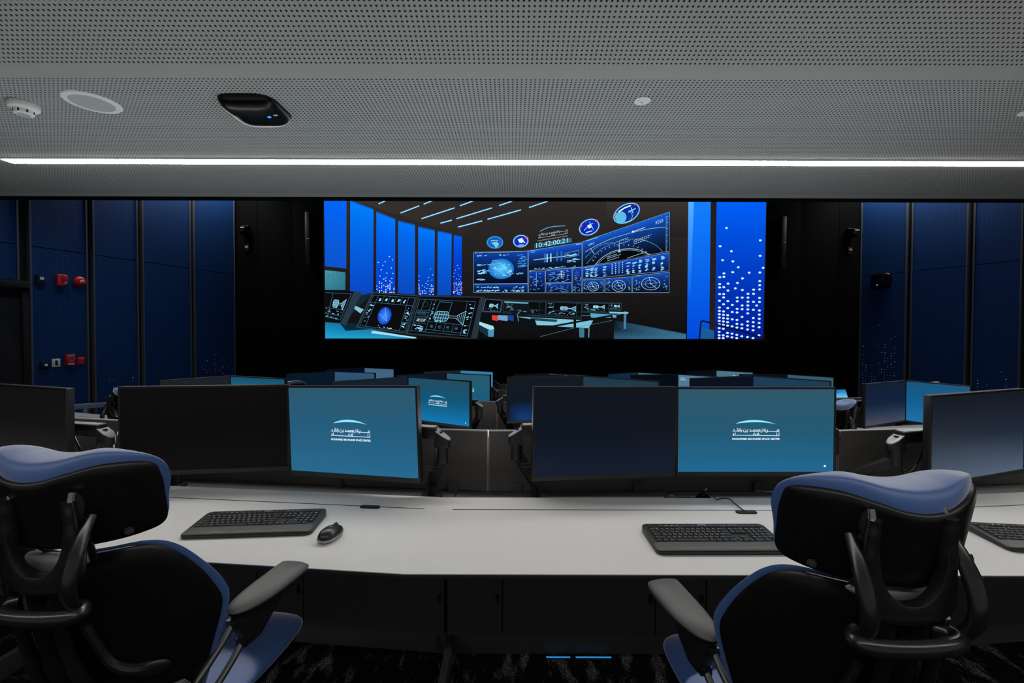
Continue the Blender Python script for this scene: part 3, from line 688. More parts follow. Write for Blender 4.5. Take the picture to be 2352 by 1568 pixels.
C.poly(BB([(1200, 1285), (1370, 1292), (1325, 1372), (980, 1352)]), (120, 195, 220), 5); C.poly(BB([(1340, 1215), (1610, 1232), (1612, 1262), (1350, 1262)]), (90, 165, 195), 5); C.poly(BB([(1540, 1198), (1740, 1205), (1730, 1222), (1540, 1216)]), (130, 200, 225), 5)
C.poly(BB([(1690, 1225), (1716, 1225), (1712, 1380), (1690, 1378)]), (70, 130, 165), 5); C.poly(BB([(1225, 1370), (1280, 1372), (1278, 1468), (1228, 1468)]), (60, 120, 150), 5); C.poly(BB([(1325, 1372), (1332, 1372), (1330, 1468), (1323, 1468)]), (140, 200, 220), 5)
C.poly(BB([(1600, 1290), (1750, 1318), (2340, 1430), (2340, 1483), (1590, 1483), (1580, 1380)]), [(14, 30, 42), (34, 66, 88), (52, 100, 130), (60, 120, 155), (44, 92, 122), (16, 30, 40)], 3)
for _ in range(140): x, y = rnd.uniform(1640, 2320), rnd.uniform(1340, 1475); (y > 1318 + (x - 1750) * .19 + 8) and C.rect(*B(x, y), *B(x + 7, y + 3), rnd.choice([(40, 84, 110), (72, 130, 160)]), 4)
C.line(BB([(820, 1460), (1170, 1370), (1570, 1290)]), .8, (90, 130, 150), 8)
for l, w in (([(770, 1385), (1180, 1310), (1560, 1240), (1578, 1300), (1578, 1470)], 4.2), ([(1180, 1290), (1182, 1470)], 6), ([(1440, 1260), (1442, 1470)], 5)): C.line(BB(l), w, (16, 17, 20), 8)
C.poly(BB([(185, 1302), (265, 1345), (340, 1368), (335, 1460), (270, 1460), (190, 1400)]), (18, 50, 66), 5); C.poly(BB([(188, 1305), (330, 1350), (342, 1380), (300, 1392), (250, 1370), (184, 1335)]), (170, 225, 240), 6); C.poly(BB([(275, 1392), (340, 1385), (335, 1462), (280, 1462)]), (70, 150, 185), 6)
# curved display wall shown in the picture
def dpanel(q, top=(16, 78, 200), bot=(8, 12, 24), g=.7):
    C.quadgrad(BB(q), top, bot, 4, 6, g); C.line(BB(q), .6, (150, 190, 215), 6, True)
    V = [Vector(B(*p)) for p in q]; P = lambda u, v: V[0].lerp(V[1], u).lerp(V[3].lerp(V[2], u), v)
    data(P, .02, .01, .12, .02, 2, w=.08, h=.015); return P
P = dpanel([(125, 582), (688, 570), (688, 905), (125, 911)], (14, 70, 185))
C.poly(BB([(125, 580), (300, 586), (500, 582), (688, 568), (688, 574), (500, 590), (300, 594), (125, 588)]), (10, 14, 22), 7)
C.line(BB([(125, 580), (300, 587), (500, 583), (688, 568)]), .8, (150, 190, 215), 8)
C.ell(*B(412, 755), 29.5, 23.5, (90, 205, 250), 7, 0, 40, (16, 110, 205))
for _ in range(34):
    a, r = rnd.uniform(0, 2 * PI), rnd.random() ** .5; x, y = 412 + 112 * r * math.cos(a), 755 + 88 * r * math.sin(a)
    C.ell(*B(x, y), rnd.uniform(1, 4), rnd.uniform(.6, 2), rnd.choice([(150, 225, 250), (40, 150, 225), (120, 215, 250)]), 8, n=8)
C.line(BB([(275, 710), (400, 700), (505, 815), (545, 800)]), .7, (150, 215, 235), 9); C.ring(*B(415, 750), 27, 8, .6, (170, 225, 240), 9, .72, 0, 2 * PI); C.line(BB([(265, 705), (290, 715), (320, 735)]), .7, (150, 200, 225), 9)
data(P, .05, .1, .2, .12, 5, w=.05); data(P, .45, .09, .65, .11, 6, w=.03); data(P, .8, .1, .94, .5, 34, w=.05, c=(70, 150, 230)); data(P, .06, .55, .26, .68, 22, w=.05); data(P, .05, .38, .2, .42, 5, w=.06); data(P, .05, .84, .18, .88, 6, w=.04); data(P, .78, .66, .9, .7, 6, w=.03)
P = dpanel([(125, 914), (688, 909), (690, 1003), (125, 1000)], (16, 70, 180), (6, 20, 60)); data(P, .04, .3, .92, .44, 26, w=.03, h=.08); data(P, .04, .66, .92, .84, 50, w=.03, h=.08)
P = dpanel([(695, 567), (1250, 480), (1250, 735), (695, 770)], (22, 92, 225))
C.line([P(.1, .5), P(.28, .49), P(.45, .48), P(.62, .49), P(.9, .46)], 1.6, CY, 7)
for u in (.35, .42): C.line([P(u, .3), P(u, .66)], 2.4, (190, 240, 252), 7)
for u in (.29, .52, .6): C.poly([P(u, .25), P(u + .035, .24), P(u + .035, .66), P(u, .68)], (40, 105, 190), 7)
for i in range(6): C.ell(*P(.12 + .03 * i, .5), 1.3, 1.0, CY, 8, n=8)
C.line([P(.68, .36), P(.94, .3), P(.94, .52), P(.68, .56)], .5, CY, 7, True); data(P, .7, .42, .88, .5, 14); data(P, .7, .62, .9, .76, 14, w=.06); data(P, .06, .9, .9, .97, 26, w=.03); data(P, .04, .08, .1, .1, 3, w=.04); data(P, .84, .03, .95, .05, 4)
for q, n in (([(700, 780), (868, 776), (868, 1003), (700, 1003)], 26), ([(875, 770), (1148, 747), (1148, 893), (875, 899)], 60), ([(878, 905), (1145, 900), (1145, 1003), (878, 1003)], 46), ([(1155, 746), (1250, 738), (1250, 1003), (1155, 1003)], 44)):
    P = dpanel(q, (16, 66, 190), (6, 16, 44)); data(P, .06, .08, .84, .92, n, w=.08, h=.025, c=(110, 180, 235))
C.line(BB([(778, 790), (778, 940)]), .6, CY, 7); C.line(BB([(1035, 770), (1037, 845)]), 1.0, WH, 7); C.line(BB([(1000, 815), (1070, 812)]), 1.2, WH, 7)
P = dpanel([(1258, 472), (2155, 163), (2155, 570), (1258, 735)], (22, 92, 215), (6, 10, 22), .8)
def arc(pts, w, c, dash=0, L=7):
    Q = catmull([(*B(*p), 0) for p in pts], 14); Q = [(p.x, p.y) for p in Q]
    if not dash: C.line(Q, w, c, L)
    else:
        for i in range(0, len(Q) - 1, 2): C.line(Q[i:i + 2], w, c, L)
arc([(1282, 580), (1400, 512), (1560, 440), (1760, 380), (1950, 338), (2120, 322)], .9, (170, 215, 235)); arc([(1285, 640), (1380, 545), (1480, 495), (1580, 488), (1640, 530)], .7, CY, 1)
arc([(1300, 700), (1400, 590), (1540, 500), (1700, 452), (1860, 450), (2000, 500), (2090, 575)], .8, CY, 1)
arc([(1392, 706), (1470, 630), (1580, 572), (1700, 548), (1820, 552), (1900, 580), (1950, 604)], 1.1, (190, 230, 245)); arc([(1405, 712), (1485, 640), (1590, 584), (1705, 562), (1815, 566), (1895, 592), (1940, 612)], .6, (150, 200, 225))
for i in range(16):
    a = PI * (1.12 + .72 * i / 15); x, y = 1680 + 330 * math.cos(a), 760 + 250 * math.sin(a); C.line(BB([(x, y), (x + 14 * math.cos(a), y + 12 * math.sin(a))]), .8, WH, 8)
C.poly(BB([(1392, 706), (1470, 630), (1580, 572), (1700, 548), (1820, 552), (1900, 580), (1950, 604), (1800, 640), (1500, 690)]), (6, 9, 14), 6)
C.line(BB([(1635, 465), (1637, 565)]), .9, (200, 235, 245), 8); C.ell(*B(1637, 572), 3.2, 2.8, (140, 215, 235), 8, n=14); C.ell(*B(1780, 368), 3.4, 2.2, WH, 8, n=12)
C.line(BB([(1800, 360), (1900, 325)]), 1.2, WH, 8); C.line(BB([(1342, 545), (1375, 598)]), .9, WH, 8)
for (x, y, n) in ((1515, 630, 5), (1510, 648, 7), (1515, 668, 6), (1785, 458, 9), (1785, 475, 8), (1790, 492, 6), (2010, 262, 4), (2010, 275, 4), (2012, 288, 4), (1720, 640, 8), (1648, 490, 5), (1648, 455, 4), (1318, 498, 3), (1318, 510, 3)):
    for i in range(n): C.poly(BB([(x + i * 21, y - i * 7), (x + i * 21 + 15, y - i * 7 - 5), (x + i * 21 + 15, y - i * 7), (x + i * 21, y - i * 7 + 5)]), (190, 225, 240), 8)
for i in range(30): y = 215 + i * 12.2; C.line(BB([(2118, y), (2132 if i % 5 else 2140, y - 4)]), .6, CY, 8)
P = dpanel([(1260, 744), (2155, 585), (2155, 775), (1260, 860)], (22, 84, 215), (8, 22, 70))
for u in (.03, .08, .13, .23, .5, .57, .64, .72, .8, .9): data(P, u, .12, u + .02, .3, 5, w=.035, h=.05, c=(140, 205, 250)); data(P, u, .36, u + .015, .9, 12, w=.025, h=.035)
for u in (.34, .38, .42, .46):
    for v in (.12, .26, .4, .54, .68, .8): C.ell(*P(u, v), 1.5, 1.3, (150, 215, 250), 8, n=8)
for q, (cx, cy), r in (([(1260, 868), (1482, 858), (1482, 1000), (1260, 1003)], (1368, 938), 57), ([(1492, 855), (1768, 836), (1768, 1000), (1492, 1000)], (1634, 930), 70), ([(1778, 829), (2158, 787), (2158, 1000), (1778, 1000)], (1966, 908), 96)):
    P = dpanel(q, (20, 84, 200), (8, 14, 36)); e = .68 if r > 90 else .82; C.ring(*B(cx, cy), r / K, r * e / K, .9, (190, 225, 240), 8); C.ring(*B(cx, cy), r * .6 / K, r * .6 * e / K, .6, CY, 8)
    C.line(BB([(cx - r * .9, cy + 6), (cx + r * .9, cy - 12)]), .5, CY, 8); C.line(BB([(cx - 18, cy - r * .7), (cx, cy), (cx + r * .6, cy + r * .45)]), .8, (200, 235, 245), 8); C.ell(*B(cx, cy), 1.4, 1.2, WH, 9, n=8)
    data(P, .04, .15, .18, .85, 16, w=.04); data(P, .82, .15, .93, .9, 10, w=.04)
# clock, centre name and round mission emblems
C.poly(BB([(752, 495), (1140, 432), (1143, 478), (755, 543)]), [(20, 80, 105), (40, 120, 145), (40, 120, 145), (24, 90, 115)], 6)
C.text('10:42:00:21', B(775, 537), ((1100 - 775) / K, (482 - 537) / K), (0, (488 - 537) / K), (190, 235, 248), 8)
C.text('MOHAMMED BIN RASHID SPACE CENTRE', B(792, 470), ((1100 - 792) / K, (418 - 470) / K), (0, -11 / K), (170, 185, 195), 8)
arc([(812, 368), (880, 332), (960, 314), (1075, 308)], 1.6, (30, 130, 190), 0, 7); arc([(818, 365), (880, 335), (960, 317), (1072, 309)], .8, (120, 210, 245), 0, 8)
tmp = Canvas(); arabic_logo(tmp, 0, 0, .001, False)
base_i = len(C.v)
for (x, y, Lr), col in zip(tmp.v, tmp.c):
    q = B(948 + x * 196, 379 + y * 190 - x * 34); C.v.append((q[0], q[1], 8)); C.c.append(lin((176, 190, 200)))
C.f += [[base_i + i for i in f] for f in tmp.f]
def emblem(cx, cy, rx, ry, rot, body, rim, pic):
    C.ell(*B(cx, cy), (rx + 5) / K, (ry + 5) / K, (30, 110, 190), 5, rot, 32); C.ell(*B(cx, cy), rx / K, ry / K, rim, 6, rot, 32); C.ell(*B(cx, cy), (rx - 9) / K, (ry - 8) / K, body, 7, rot, 32)
    pic(cx, cy)
def star(x, y): C.ell(*B(x, y), .5, .5, WH, 9, n=6)
emblem(347, 480, 82, 62, 0, (20, 96, 190), (60, 160, 220), lambda x, y: (C.poly(BB([(x - 42, y + 5), (x + 20, y - 8), (x + 45, y + 20), (x + 12, y + 62), (x - 10, y + 28)]), (120, 205, 235), 9), [C.rect(*B(x - 40 + 16 * i, y - 22), *B(x - 30 + 16 * i, y - 14), WH, 9) for i in range(5)], star(x - 50, y + 20), star(x + 55, y)))
emblem(615, 467, 78, 63, -.12, (14, 46, 190), (150, 225, 240), lambda x, y: (C.poly(BB([(x - 30, y - 16), (x + 12, y - 34), (x + 34, y), (x + 10, y + 20), (x - 18, y + 14)]), WH, 9), C.poly(BB([(x + 28, y), (x + 50, y + 12), (x + 40, y + 22), (x + 22, y + 10)]), (190, 220, 240), 9), C.line(BB([(x - 20, y + 42), (x + 28, y + 40)]), 1.6, WH, 9), star(x + 45, y - 30), star(x - 30, y - 30)))
emblem(1324, 322, 108, 80, -.42, (14, 40, 180), (150, 225, 240), lambda x, y: (C.poly(BB([(x - 22, y - 20), (x + 14, y - 30), (x + 24, y + 4), (x - 6, y + 16)]), WH, 9), C.line(BB([(x - 52, y + 34), (x - 20, y - 2), (x + 34, y - 40)]), 1.6, CY, 9), C.line(BB([(x + 2, y - 54), (x + 44, y + 26)]), 1.4, CY, 9), C.line(BB([(x - 32, y + 56), (x + 30, y + 38)]), 2.0, WH, 9), star(x + 50, y - 40), star(x - 30, y - 46)))
emblem(1710, 178, 146, 92, -.5, (12, 48, 150), (140, 225, 240), lambda x, y: (C.ell(*B(x - 60, y + 40), 13, 13, (90, 190, 230), 8), C.ring(*B(x - 30, y + 20), 20, 15, .8, CY, 9, .3, -1.2, 1.6), C.line(BB([(x + 20, y - 12), (x + 90, y - 48)]), 2.2, CY, 9), C.line(BB([(x + 46, y - 56), (x + 66, y)]), 1.6, CY, 9), C.line(BB([(x - 80, y - 16), (x - 20, y - 56), (x + 40, y - 78)]), 3, WH, 9), star(x + 64, y + 20), star(x + 30, y + 50)))
for cx, cy in ((1800, 85), (1600, 185), (1400, 258), (1240, 310), (680, 432)): C.ell(*B(cx, cy), 3.4, 1.8, (255, 70, 130), 9, -.5, 10)
# right-hand part of the picture
C.quadgrad([S6(58, 25), S6(210, 25), S6(210, 1003), S6(58, 1003)], (20, 130, 255), (0, 74, 220), 4, 6); C.quadgrad([S6(58, 25), S6(96, 25), S6(80, 700), S6(58, 700)], (96, 180, 255), (10, 100, 240), 5, 4)
C.poly([S6(210, 25), S6(250, 25), S6(250, 1003), S6(210, 1003)], (34, 30, 30), 4)
C.quadgrad([S6(250, 25), S6(588, 25), S6(578, 1003), S6(250, 1003)], (0, 98, 250), (0, 28, 150), 4, 6)
xs = [277, 305, 334, 365, 398, 432, 471, 509, 550]
DOT = {0: [370, 581, 628, 651, 696, 742, 788, 811, 834, 857, 880, 903, 929, 955, 978, 998], 1: [555, 578, 649, 696, 719, 766, 815, 838, 861, 884, 907, 934, 978, 998], 2: [625, 672, 744, 792, 841, 864, 888, 912, 962, 986], 3: [473, 547, 770, 819, 869, 917, 967, 992], 4: [620, 720, 745, 797, 822, 873, 900, 925, 975, 998], 5: [589, 668, 720, 774, 799, 852, 904, 930, 985], 6: [694, 720, 748, 774, 801, 828, 884, 911, 938, 990], 7: [666, 694, 749, 804, 860, 888, 916, 944, 998], 8: [330, 435, 549, 607, 636, 664, 722, 750, 808, 836, 865, 894, 923, 978]}
for i, l in DOT.items():
    for y in l: C.ell(*S6(xs[i], y), 3.4, 2.4, (214, 240, 255), 6, n=10)
for x, y in ((319, 246), (354, 404), (295, 465), (402, 513), (477, 550), (384, 657), (531, 774), (572, 517)): C.ell(*S6(x, y), 3.2, 2.4, (214, 240, 255), 6, n=10)
C.line([S6(142, 1003), S6(152, 885), S6(165, 880), S6(215, 893)], 3.6, (14, 18, 28), 7); C.line([S6(250, 903), S6(420, 945), S6(578, 998)], 3.6, (12, 18, 30), 7)
C.poly([S6(160, 920), S6(243, 948), S6(243, 1003), S6(155, 1003)], (26, 92, 150), 5)
o = link('display', C.mesh('display', mapS), M['display'], vw)
# keep the picture inside the frame: trim everything above and below with the frame lips
b = MB(); b.box((0, -.010, SZ1 - SZ0 + .012), (SX1 - SX0 + .05, .03, .03)); b.box((0, -.010, -.016), (SX1 - SX0 + .05, .03, .03)); b.build('lip', M['gap'], vw)
# ================================================================= DESKS
TH = math.radians(5.9)
ROWS = {1: (.63, 2.05, 17.96, 0.0, 1.0), 2: (.53, 4.11, 16.1, -TIER, .895), 3: (.59, 6.31, 16.1, -2 * TIER, .895), 4: (.57, 8.45, 16.1, -3 * TIER, .895)}
def station(r, i):
    xc, y0, R, z, sx = ROWS[r]
    return Vector((xc + R * math.sin(i * TH), y0 + R * (1 - math.cos(i * TH)), z)), i * TH, sx
ROWN = {1: 'front', 2: 'second', 3: 'third', 4: 'rearmost'}
POS = {1: {-2: 'leftmost', -1: 'second from the left', 0: 'third from the left', 1: 'rightmost'}}
for r in (2, 3, 4): POS[r] = {-3: 'far left end', -2: 'leftmost', -1: 'second from the left', 0: 'middle', 1: 'second from the right', 2: 'rightmost', 3: 'far right end'}
def make_desk():
    d = thing('console_desk', 'x', 'desk', (0, 0, 0), 0, 'console desks in curved rows')
    b = MB(); b.prism([(-.9272, -.035), (-.9597, -.665), (.9597, -.665), (.9272, -.035)], .7296, .732); b.build('worktop', M['worktop'], d)
    b = MB(); b.prism([(-.9271, -.037), (-.9597, -.667), (.9597, -.667), (.9271, -.037)], .7165, .7294); b.build('edge_band', M['edge'], d, bevel=.002)
    b = MB(); b.box((0, -.170, .7322), (1.75, .0045, .0012)); b.build('cable_slot', M['gap'], d)
    hw = lambda y: (17.96 - y) * .05153 - .002
    tz = lambda y0, y1: [(-hw(y1), y1), (-hw(y0), y0), (hw(y0), y0), (hw(y1), y1)]
    b = MB(); b.prism(tz(-.035, .300), .624, .640); b.box((0, -.03, .68), (1.84, .012, .09)); b.build('rear_trough', M['cabinet'], d, bevel=.002)
    for x0, x1 in ((-.922, -.67), (-.67, .02), (.02, .25), (.25, .922)):
        b = MB(); b.box(((x0 + x1) / 2, -.012, .39), (x1 - x0 - .006, .018, .58)); q = b.build('door', M['cabinet'], d, bevel=.002)
        b = MB(); b.box((x1 - .022, -.024, .27), (.012, .012, .035)); b.build('latch', M['gap'], q)
    b = MB(); b.prism(tz(0, .16), 0, .1); b.build('plinth', M['cabinet'], d, bevel=.003)
    b = MB(); b.prism(tz(.005, .195), .1, .62); b.build('carcass', M['gap'], d)
    b = MB(); b.box((-.905, .03, .35), (.03, .06, .69)); b.box((-.905, -.28, .045), (.03, .56, .09)); b.box((-.905, -.3, .695), (.03, .55, .042)); b.build('leg', M['cabinet'], d, bevel=.004)
    b = MB(); b.box((.89, -.3, .695), (.03, .55, .042)); b.box((.89, .03, .35), (.03, .06, .69)); b.build('leg', M['cabinet'], d, bevel=.004)
    return d
def make_screen():
    d = thing('desk_screen', 'x', 'privacy screen', (0, 0, 0), 0, 'privacy screens behind the desks')
    b = MB(); b.box((0, .312, .797), (1.810, .020, .311)); b.build('panel', M['panel_grey'], d, bevel=.001, seg=1)
    b = MB(); b.box((0, .312, .9545), (1.812, .024, .005)); b.build('top_trim', M['alu'], d)
    for s in (-1, 1):
        b = MB(); b.box((s * .9065, .311, .797), (.004, .024, .313)); b.build('side_trim', M['alu'], d)
    return d
desk0, scr0 = make_desk(), make_screen()
first = True; DESK = {}
for r in (1, 2, 3, 4):
    for i in sorted(POS[r]):
        if r == 3 and abs(i) == 3: continue
        if (r, i) == (2, 3) or (r, i) == (4, -3): continue
        p, a, sx = station(r, i)
        lab = {1: 'pale grey console desk of the front row, %s', 2: 'pale console desk of the second row, %s', 3: 'console desk of the third row behind the monitors, %s', 4: 'console desk of the rearmost row near the black wall, %s'}[r] % POS[r][i]
        slab = 'dark grey privacy screen with bright top edge behind the %s-row desk, %s' % (ROWN[r], POS[r][i])
        if first: d, s = desk0, scr0; first = False
        else: d, s = dup(desk0, p, a), dup(scr0, p, a)
        p2, a2, _ = station(r, i + .087)
        for o, pp, aa in ((d, p, a), (s, p2, a2)): o.location = pp; o.rotation_euler = (0, 0, aa); o.scale = (sx, 1, 1)
        d['label'] = lab; s['label'] = slab; DESK[r, i] = d
        if (r, i) == (2, -3):
            for q in list(s.children) + [s]: bpy.data.objects.remove(q)
# cable ports and details of the front desks
def local(root, p):
    return (Matrix.LocRotScale(root.location, root.rotation_euler, root.scale).inverted() @ p)
def port(d, x, y):
    q = local(d, at_z(x, y, .733)); b = MB(); b.prism(rrect(.086, .026, .012, 4, q.x, q.y), .7315, .7375); o = b.build('cable_port', M['gap'], d, bevel=.002)
port(DESK[1, -1], 850, 1164.5); port(DESK[1, 0], 1714, 1176.5)
q = local(DESK[1, -1], at(722, 1335, 1.62)); b = MB(); b.tube([(q.x, q.y, .70), (q.x, q.y, .665), (q.x - .012, q.y, .648), (q.x - .03, q.y, .652)], .012, 10); b.build('headset_hook', M['gap'], DESK[1, -1], smooth=True)
# power outlets on the screens behind the front row
for n, (x, y) in enumerate(((776, 1113), (1042, 1119), (1187, 1121), (1465, 1119), (1740, 1119))):
    side = DESK[1, -1] if x < 1115 else DESK[1, 0]
    pp = side.location; nn = Vector((math.sin(side.rotation_euler.z), -math.cos(side.rotation_euler.z), 0))
    w = at_plane(x, y, pp - nn * .302, nn)
    o = thing('power_outlet', ('black power outlet half hidden under the lit monitor of the left pair', 'black power outlet left of the bright seam between the two screens', 'black power outlet right of the bright seam between the two screens', 'black power outlet under the navy monitor of the right pair', 'black power outlet under the lit monitor of the right pair')[n], 'power outlet', w, side.rotation_euler.z)
    b = MB(); b.box((0, -.011, 0), (.052, .022, .066)); b.build('housing', M['cabinet'], o, bevel=.003)
    b = MB()
    for s in (-1, 1): b.lathe([(.005, .022), (.005, .025), (0, .025)], 12, Matrix.Translation((s * .012, 0, -.022)) @ R)
    b.build('socket', M['gap'], o)
# ================================================================= MONITORS
MW, MH = .714, .42
_mm = {}
def base_meshes():
    if _mm: return _mm
    b = MB(); b.box((0, .016, MH / 2), (MW, .030, MH)); b.box((0, .043, MH * .5), (MW * .55, .03, MH * .55)); _mm['housing'] = b.mesh('housing', bevel=.004)
    b = MB(); b.box((0, -.0005, MH - .0045), (MW - .002, .004, .009)); b.box((-MW / 2 + .0045, -.0005, MH / 2), (.009, .004, MH - .01)); b.box((MW / 2 - .0045, -.0005, MH / 2), (.009, .004, MH - .01)); _mm['bezel'] = b.mesh('bezel')
    b = MB(); b.box((0, -.001, .0105), (MW, .006, .021)); _mm['chin'] = b.mesh('chin', bevel=.001, seg=1)
    _mm['housing'].materials.append(M['bezel']); _mm['bezel'].materials.append(M['bezel']); _mm['chin'].materials.append(M['bezel_grey'])
    b = MB(); b.box((.12, -.0045, .0105), (.004, .001, .002)); _mm['led'] = b.mesh('power_light'); _mm['led'].materials.append(M['led_white'])
    return _mm
def make_monitor(label, cols, logo, group):
    t = thing('monitor', label, 'monitor', (0, 0, 0), 0, group); B_ = base_meshes()
    for n in ('housing', 'bezel', 'chin'): link(n, B_[n], None, t)
    C = Canvas(); w, h = MW - .018, MH - .030
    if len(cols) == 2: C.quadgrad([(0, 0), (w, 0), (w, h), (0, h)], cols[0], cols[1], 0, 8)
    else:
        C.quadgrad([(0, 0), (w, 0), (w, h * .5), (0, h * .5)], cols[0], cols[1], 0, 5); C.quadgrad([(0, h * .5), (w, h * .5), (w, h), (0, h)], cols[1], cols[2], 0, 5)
    mp = lambda x, y, Lr: (x - w / 2, -.0012 - .0004 * Lr, .021 + h - y)
    if logo == 'glow':
        cx, cy, rr = w * .2, h * .98, .17
        for k in range(5):
            f = 1 - k / 5; q = (int(cols[-1][0] + 4 * k), int(cols[-1][1] + 9 * k), int(cols[-1][2] + 17 * k))
        n = 24; pts = [(min(max(cx + rr * 1.4 * math.cos(a), 0), w), min(max(cy + rr * math.sin(a), 0), h)) for a in [2 * PI * i / n for i in range(n)]]
        for i in range(n): C.poly([(cx, cy), pts[i], pts[(i + 1) % n]], [(10, 58, 118), cols[-1], cols[-1]], 1)
    link('screen', C.mesh('screen', mp), M['screen_emission'], t)
    if logo in ('centre', 'dot', 'corners', 'marks'):
        G = Canvas()
        if logo == 'corners':
            for cx in (.1, .9):
                s = .00006; arabic_logo(G, w * cx, h * .14, s)
        elif logo == 'marks':
            for k in (-1, 0, 1): G.ell(w * .5 + k * .017, h * .19, .0065, .0045, (235, 245, 255), 3, n=12)
        else: arabic_logo(G, w * .5, h * .5, .000140 if logo == 'centre' else .000137)
        if logo == 'dot': G.ell(w * .945, h * .93, .005, .005, (235, 245, 255), 3, n=12)
        link('logo', G.mesh('logo', mp), M['logo'], t)
    return t
def make_arm(label, mon, side, base, elbow, group):
    # mon = monitor empty; base = clamp on the trough, elbow = knuckle (world)
    Mx = Matrix.LocRotScale(mon.location, mon.rotation_euler, mon.scale)
    head = Mx @ Vector((0, .060, MH * .52)); t = thing('monitor_mount', label, 'monitor arm', base, 0, group); o = Vector(base)
    e_hi, e_lo = elbow + Vector((0, 0, .035)), elbow - Vector((0, 0, .075)); top = base + Vector((0, 0, .075))
    b = MB(); b.lathe([(.052, 0), (.052, .012), (.030, .016), (.027, .075), (.024, .082), (0, .082)], 24); b.build('clamp_post', M['arm_black'], t, smooth=True)
    b = MB(); b.beam(top - o, e_lo - o, .046, .052, w2=.040, h2=.044); b.build('lower_arm', M['arm_black'], t, bevel=.008)
    b = MB(); b.lathe([(.020, -.105), (.029, -.100), (.029, -.025), (.024, -.012), (0, -.012)], 20, Matrix.Translation(elbow - o)); b.build('elbow', M['arm_black'], t, smooth=True)
    d = (head - e_hi); d.z = 0; d.normalize(); out = -d; sdw = Vector((-d.y, d.x, 0))
    b = MB(); pts = [(.030, -.024), (.030, .024), (-.010, .026), (-.034, .016), (-.040, 0), (-.034, -.016), (-.010, -.026)]
    vs = [elbow - o + d * u + sdw * v + Vector((0, 0, -.03)) for u, v in pts] + [elbow - o + d * u + sdw * v + Vector((0, 0, .046 + (u - .03) * .62)) for u, v in pts]
    n = len(pts); b.add(vs, [tuple(range(n)), tuple(range(2 * n - 1, n - 1, -1))] + [(i, (i + 1) % n, n + (i + 1) % n, n + i) for i in range(n)]); b.build('elbow_head', M['arm_black'], t, bevel=.001, seg=1)
    b = MB(); vs = []
    for dz in (0, .006):
        for u, v in pts: vs.append(elbow - o + d * u + sdw * v + Vector((0, 0, .046 + dz + (u - .03) * .62)))
    n = len(pts); b.add(vs, [tuple(range(n)), tuple(range(2 * n - 1, n - 1, -1))] + [(i, (i + 1) % n, n + (i + 1) % n, n + i) for i in range(n)]); b.build('elbow_cap', M['arm_cap'], t, bevel=.001, seg=1)
    b = MB(); b.lathe([(.010, 0), (.010, .004), (0, .004)], 16, Matrix.Translation(elbow - o + d * .006 + Vector((0, 0, .0375)))); b.build('cap_screw', M['gap'], t, smooth=True)
    b = MB(); b.beam(e_hi - o + d * .02, head - o, .050, .056, w2=.040, h2=.045); b.build('upper_arm', M['arm_black'], t, bevel=.008)
    b = MB(); b.beam(e_hi - o + d * .028 + Vector((0, 0, .028)), e_hi - o + (head - e_hi) * .7 + Vector((0, 0, .026)), .040, .004); b.build('arm_cover', M['arm_cap'], t)
    b = MB(); b.box((0, 0, 0), (.1, .02, .1)); b.box((0, .02, 0), (.04, .03, .05)); b.build('mount_plate', M['arm_black'], t, bevel=.003, xf=Matrix.Translation(head - o) @ Matrix.Rotation(mon.rotation_euler.z, 4, 'Z') @ Matrix.Translation((0, .006, 0)))
    mid = (e_lo + e_hi) / 2 + d * .10 - Vector((0, 0, .05)); sgn = out * .02
    b = MB()
    for k, dn in ((0, .0), (1, .014)):
        b.tube(catmull([e_hi - o + (head - e_hi) * .45 - Vector((0, 0, .03)), mid - o - Vector((0, .02, .02 + dn)), e_lo - o + d * .03 - Vector((0, .02, .045 + dn)), e_lo - o - Vector((0, .025, .01))], 6), .0035, 6)
    b.build('cable', M['cable'], t, smooth=True)
    return t
def place(mon, Pl, Pr, ztop, H=MH, roll=0.0):
    c = (Pl + Pr) / 2; d = Pr - Pl; w = math.hypot(d.x, d.y)
    mon.location = (c.x, c.y, ztop - H); mon.rotation_euler = (0, roll, math.atan2(d.y, d.x)); mon.scale = (w / MW, 1, H / MH)
def outer(xo, H_, prefer=-1):
    t = ray(xo, 850); t = Vector((t.x / t.y, 1, 0)); h = Vector((H_.x, H_.y, 0)); bq = t.dot(h); aq = t.dot(t); cq = h.dot(h) - MW * MW
    disc = bq * bq - aq * cq
    z = bq / aq if disc < 0 else (bq - math.sqrt(disc)) / aq
    if z < H_.y - .42: z = max(z, H_.y - .42)
    return t * z
DG = [(12, 14, 17), (10, 12, 15)]
LIT = [(44, 86, 106), (34, 92, 124), (32, 104, 146)]
def arm_for(mon, Pl, Pr, side, p, a, label, group, dxb=-.10):
    end = Pr if side > 0 else Pl; dd = (Pr - Pl).normalized() * side
    back = Vector((-math.sin(a), math.cos(a), 0))
    elbow = end + dd * .068 + back * .12; elbow.z = mon.location.z + MH * .42
    tp = p + back * .20
    base = Vector((elbow.x + side * dxb, elbow.y, 0)); 
    off = (tp - base).dot(back); base += back * off; base.z = p.z + .641
    return make_arm(label, mon, side, base, elbow, group)
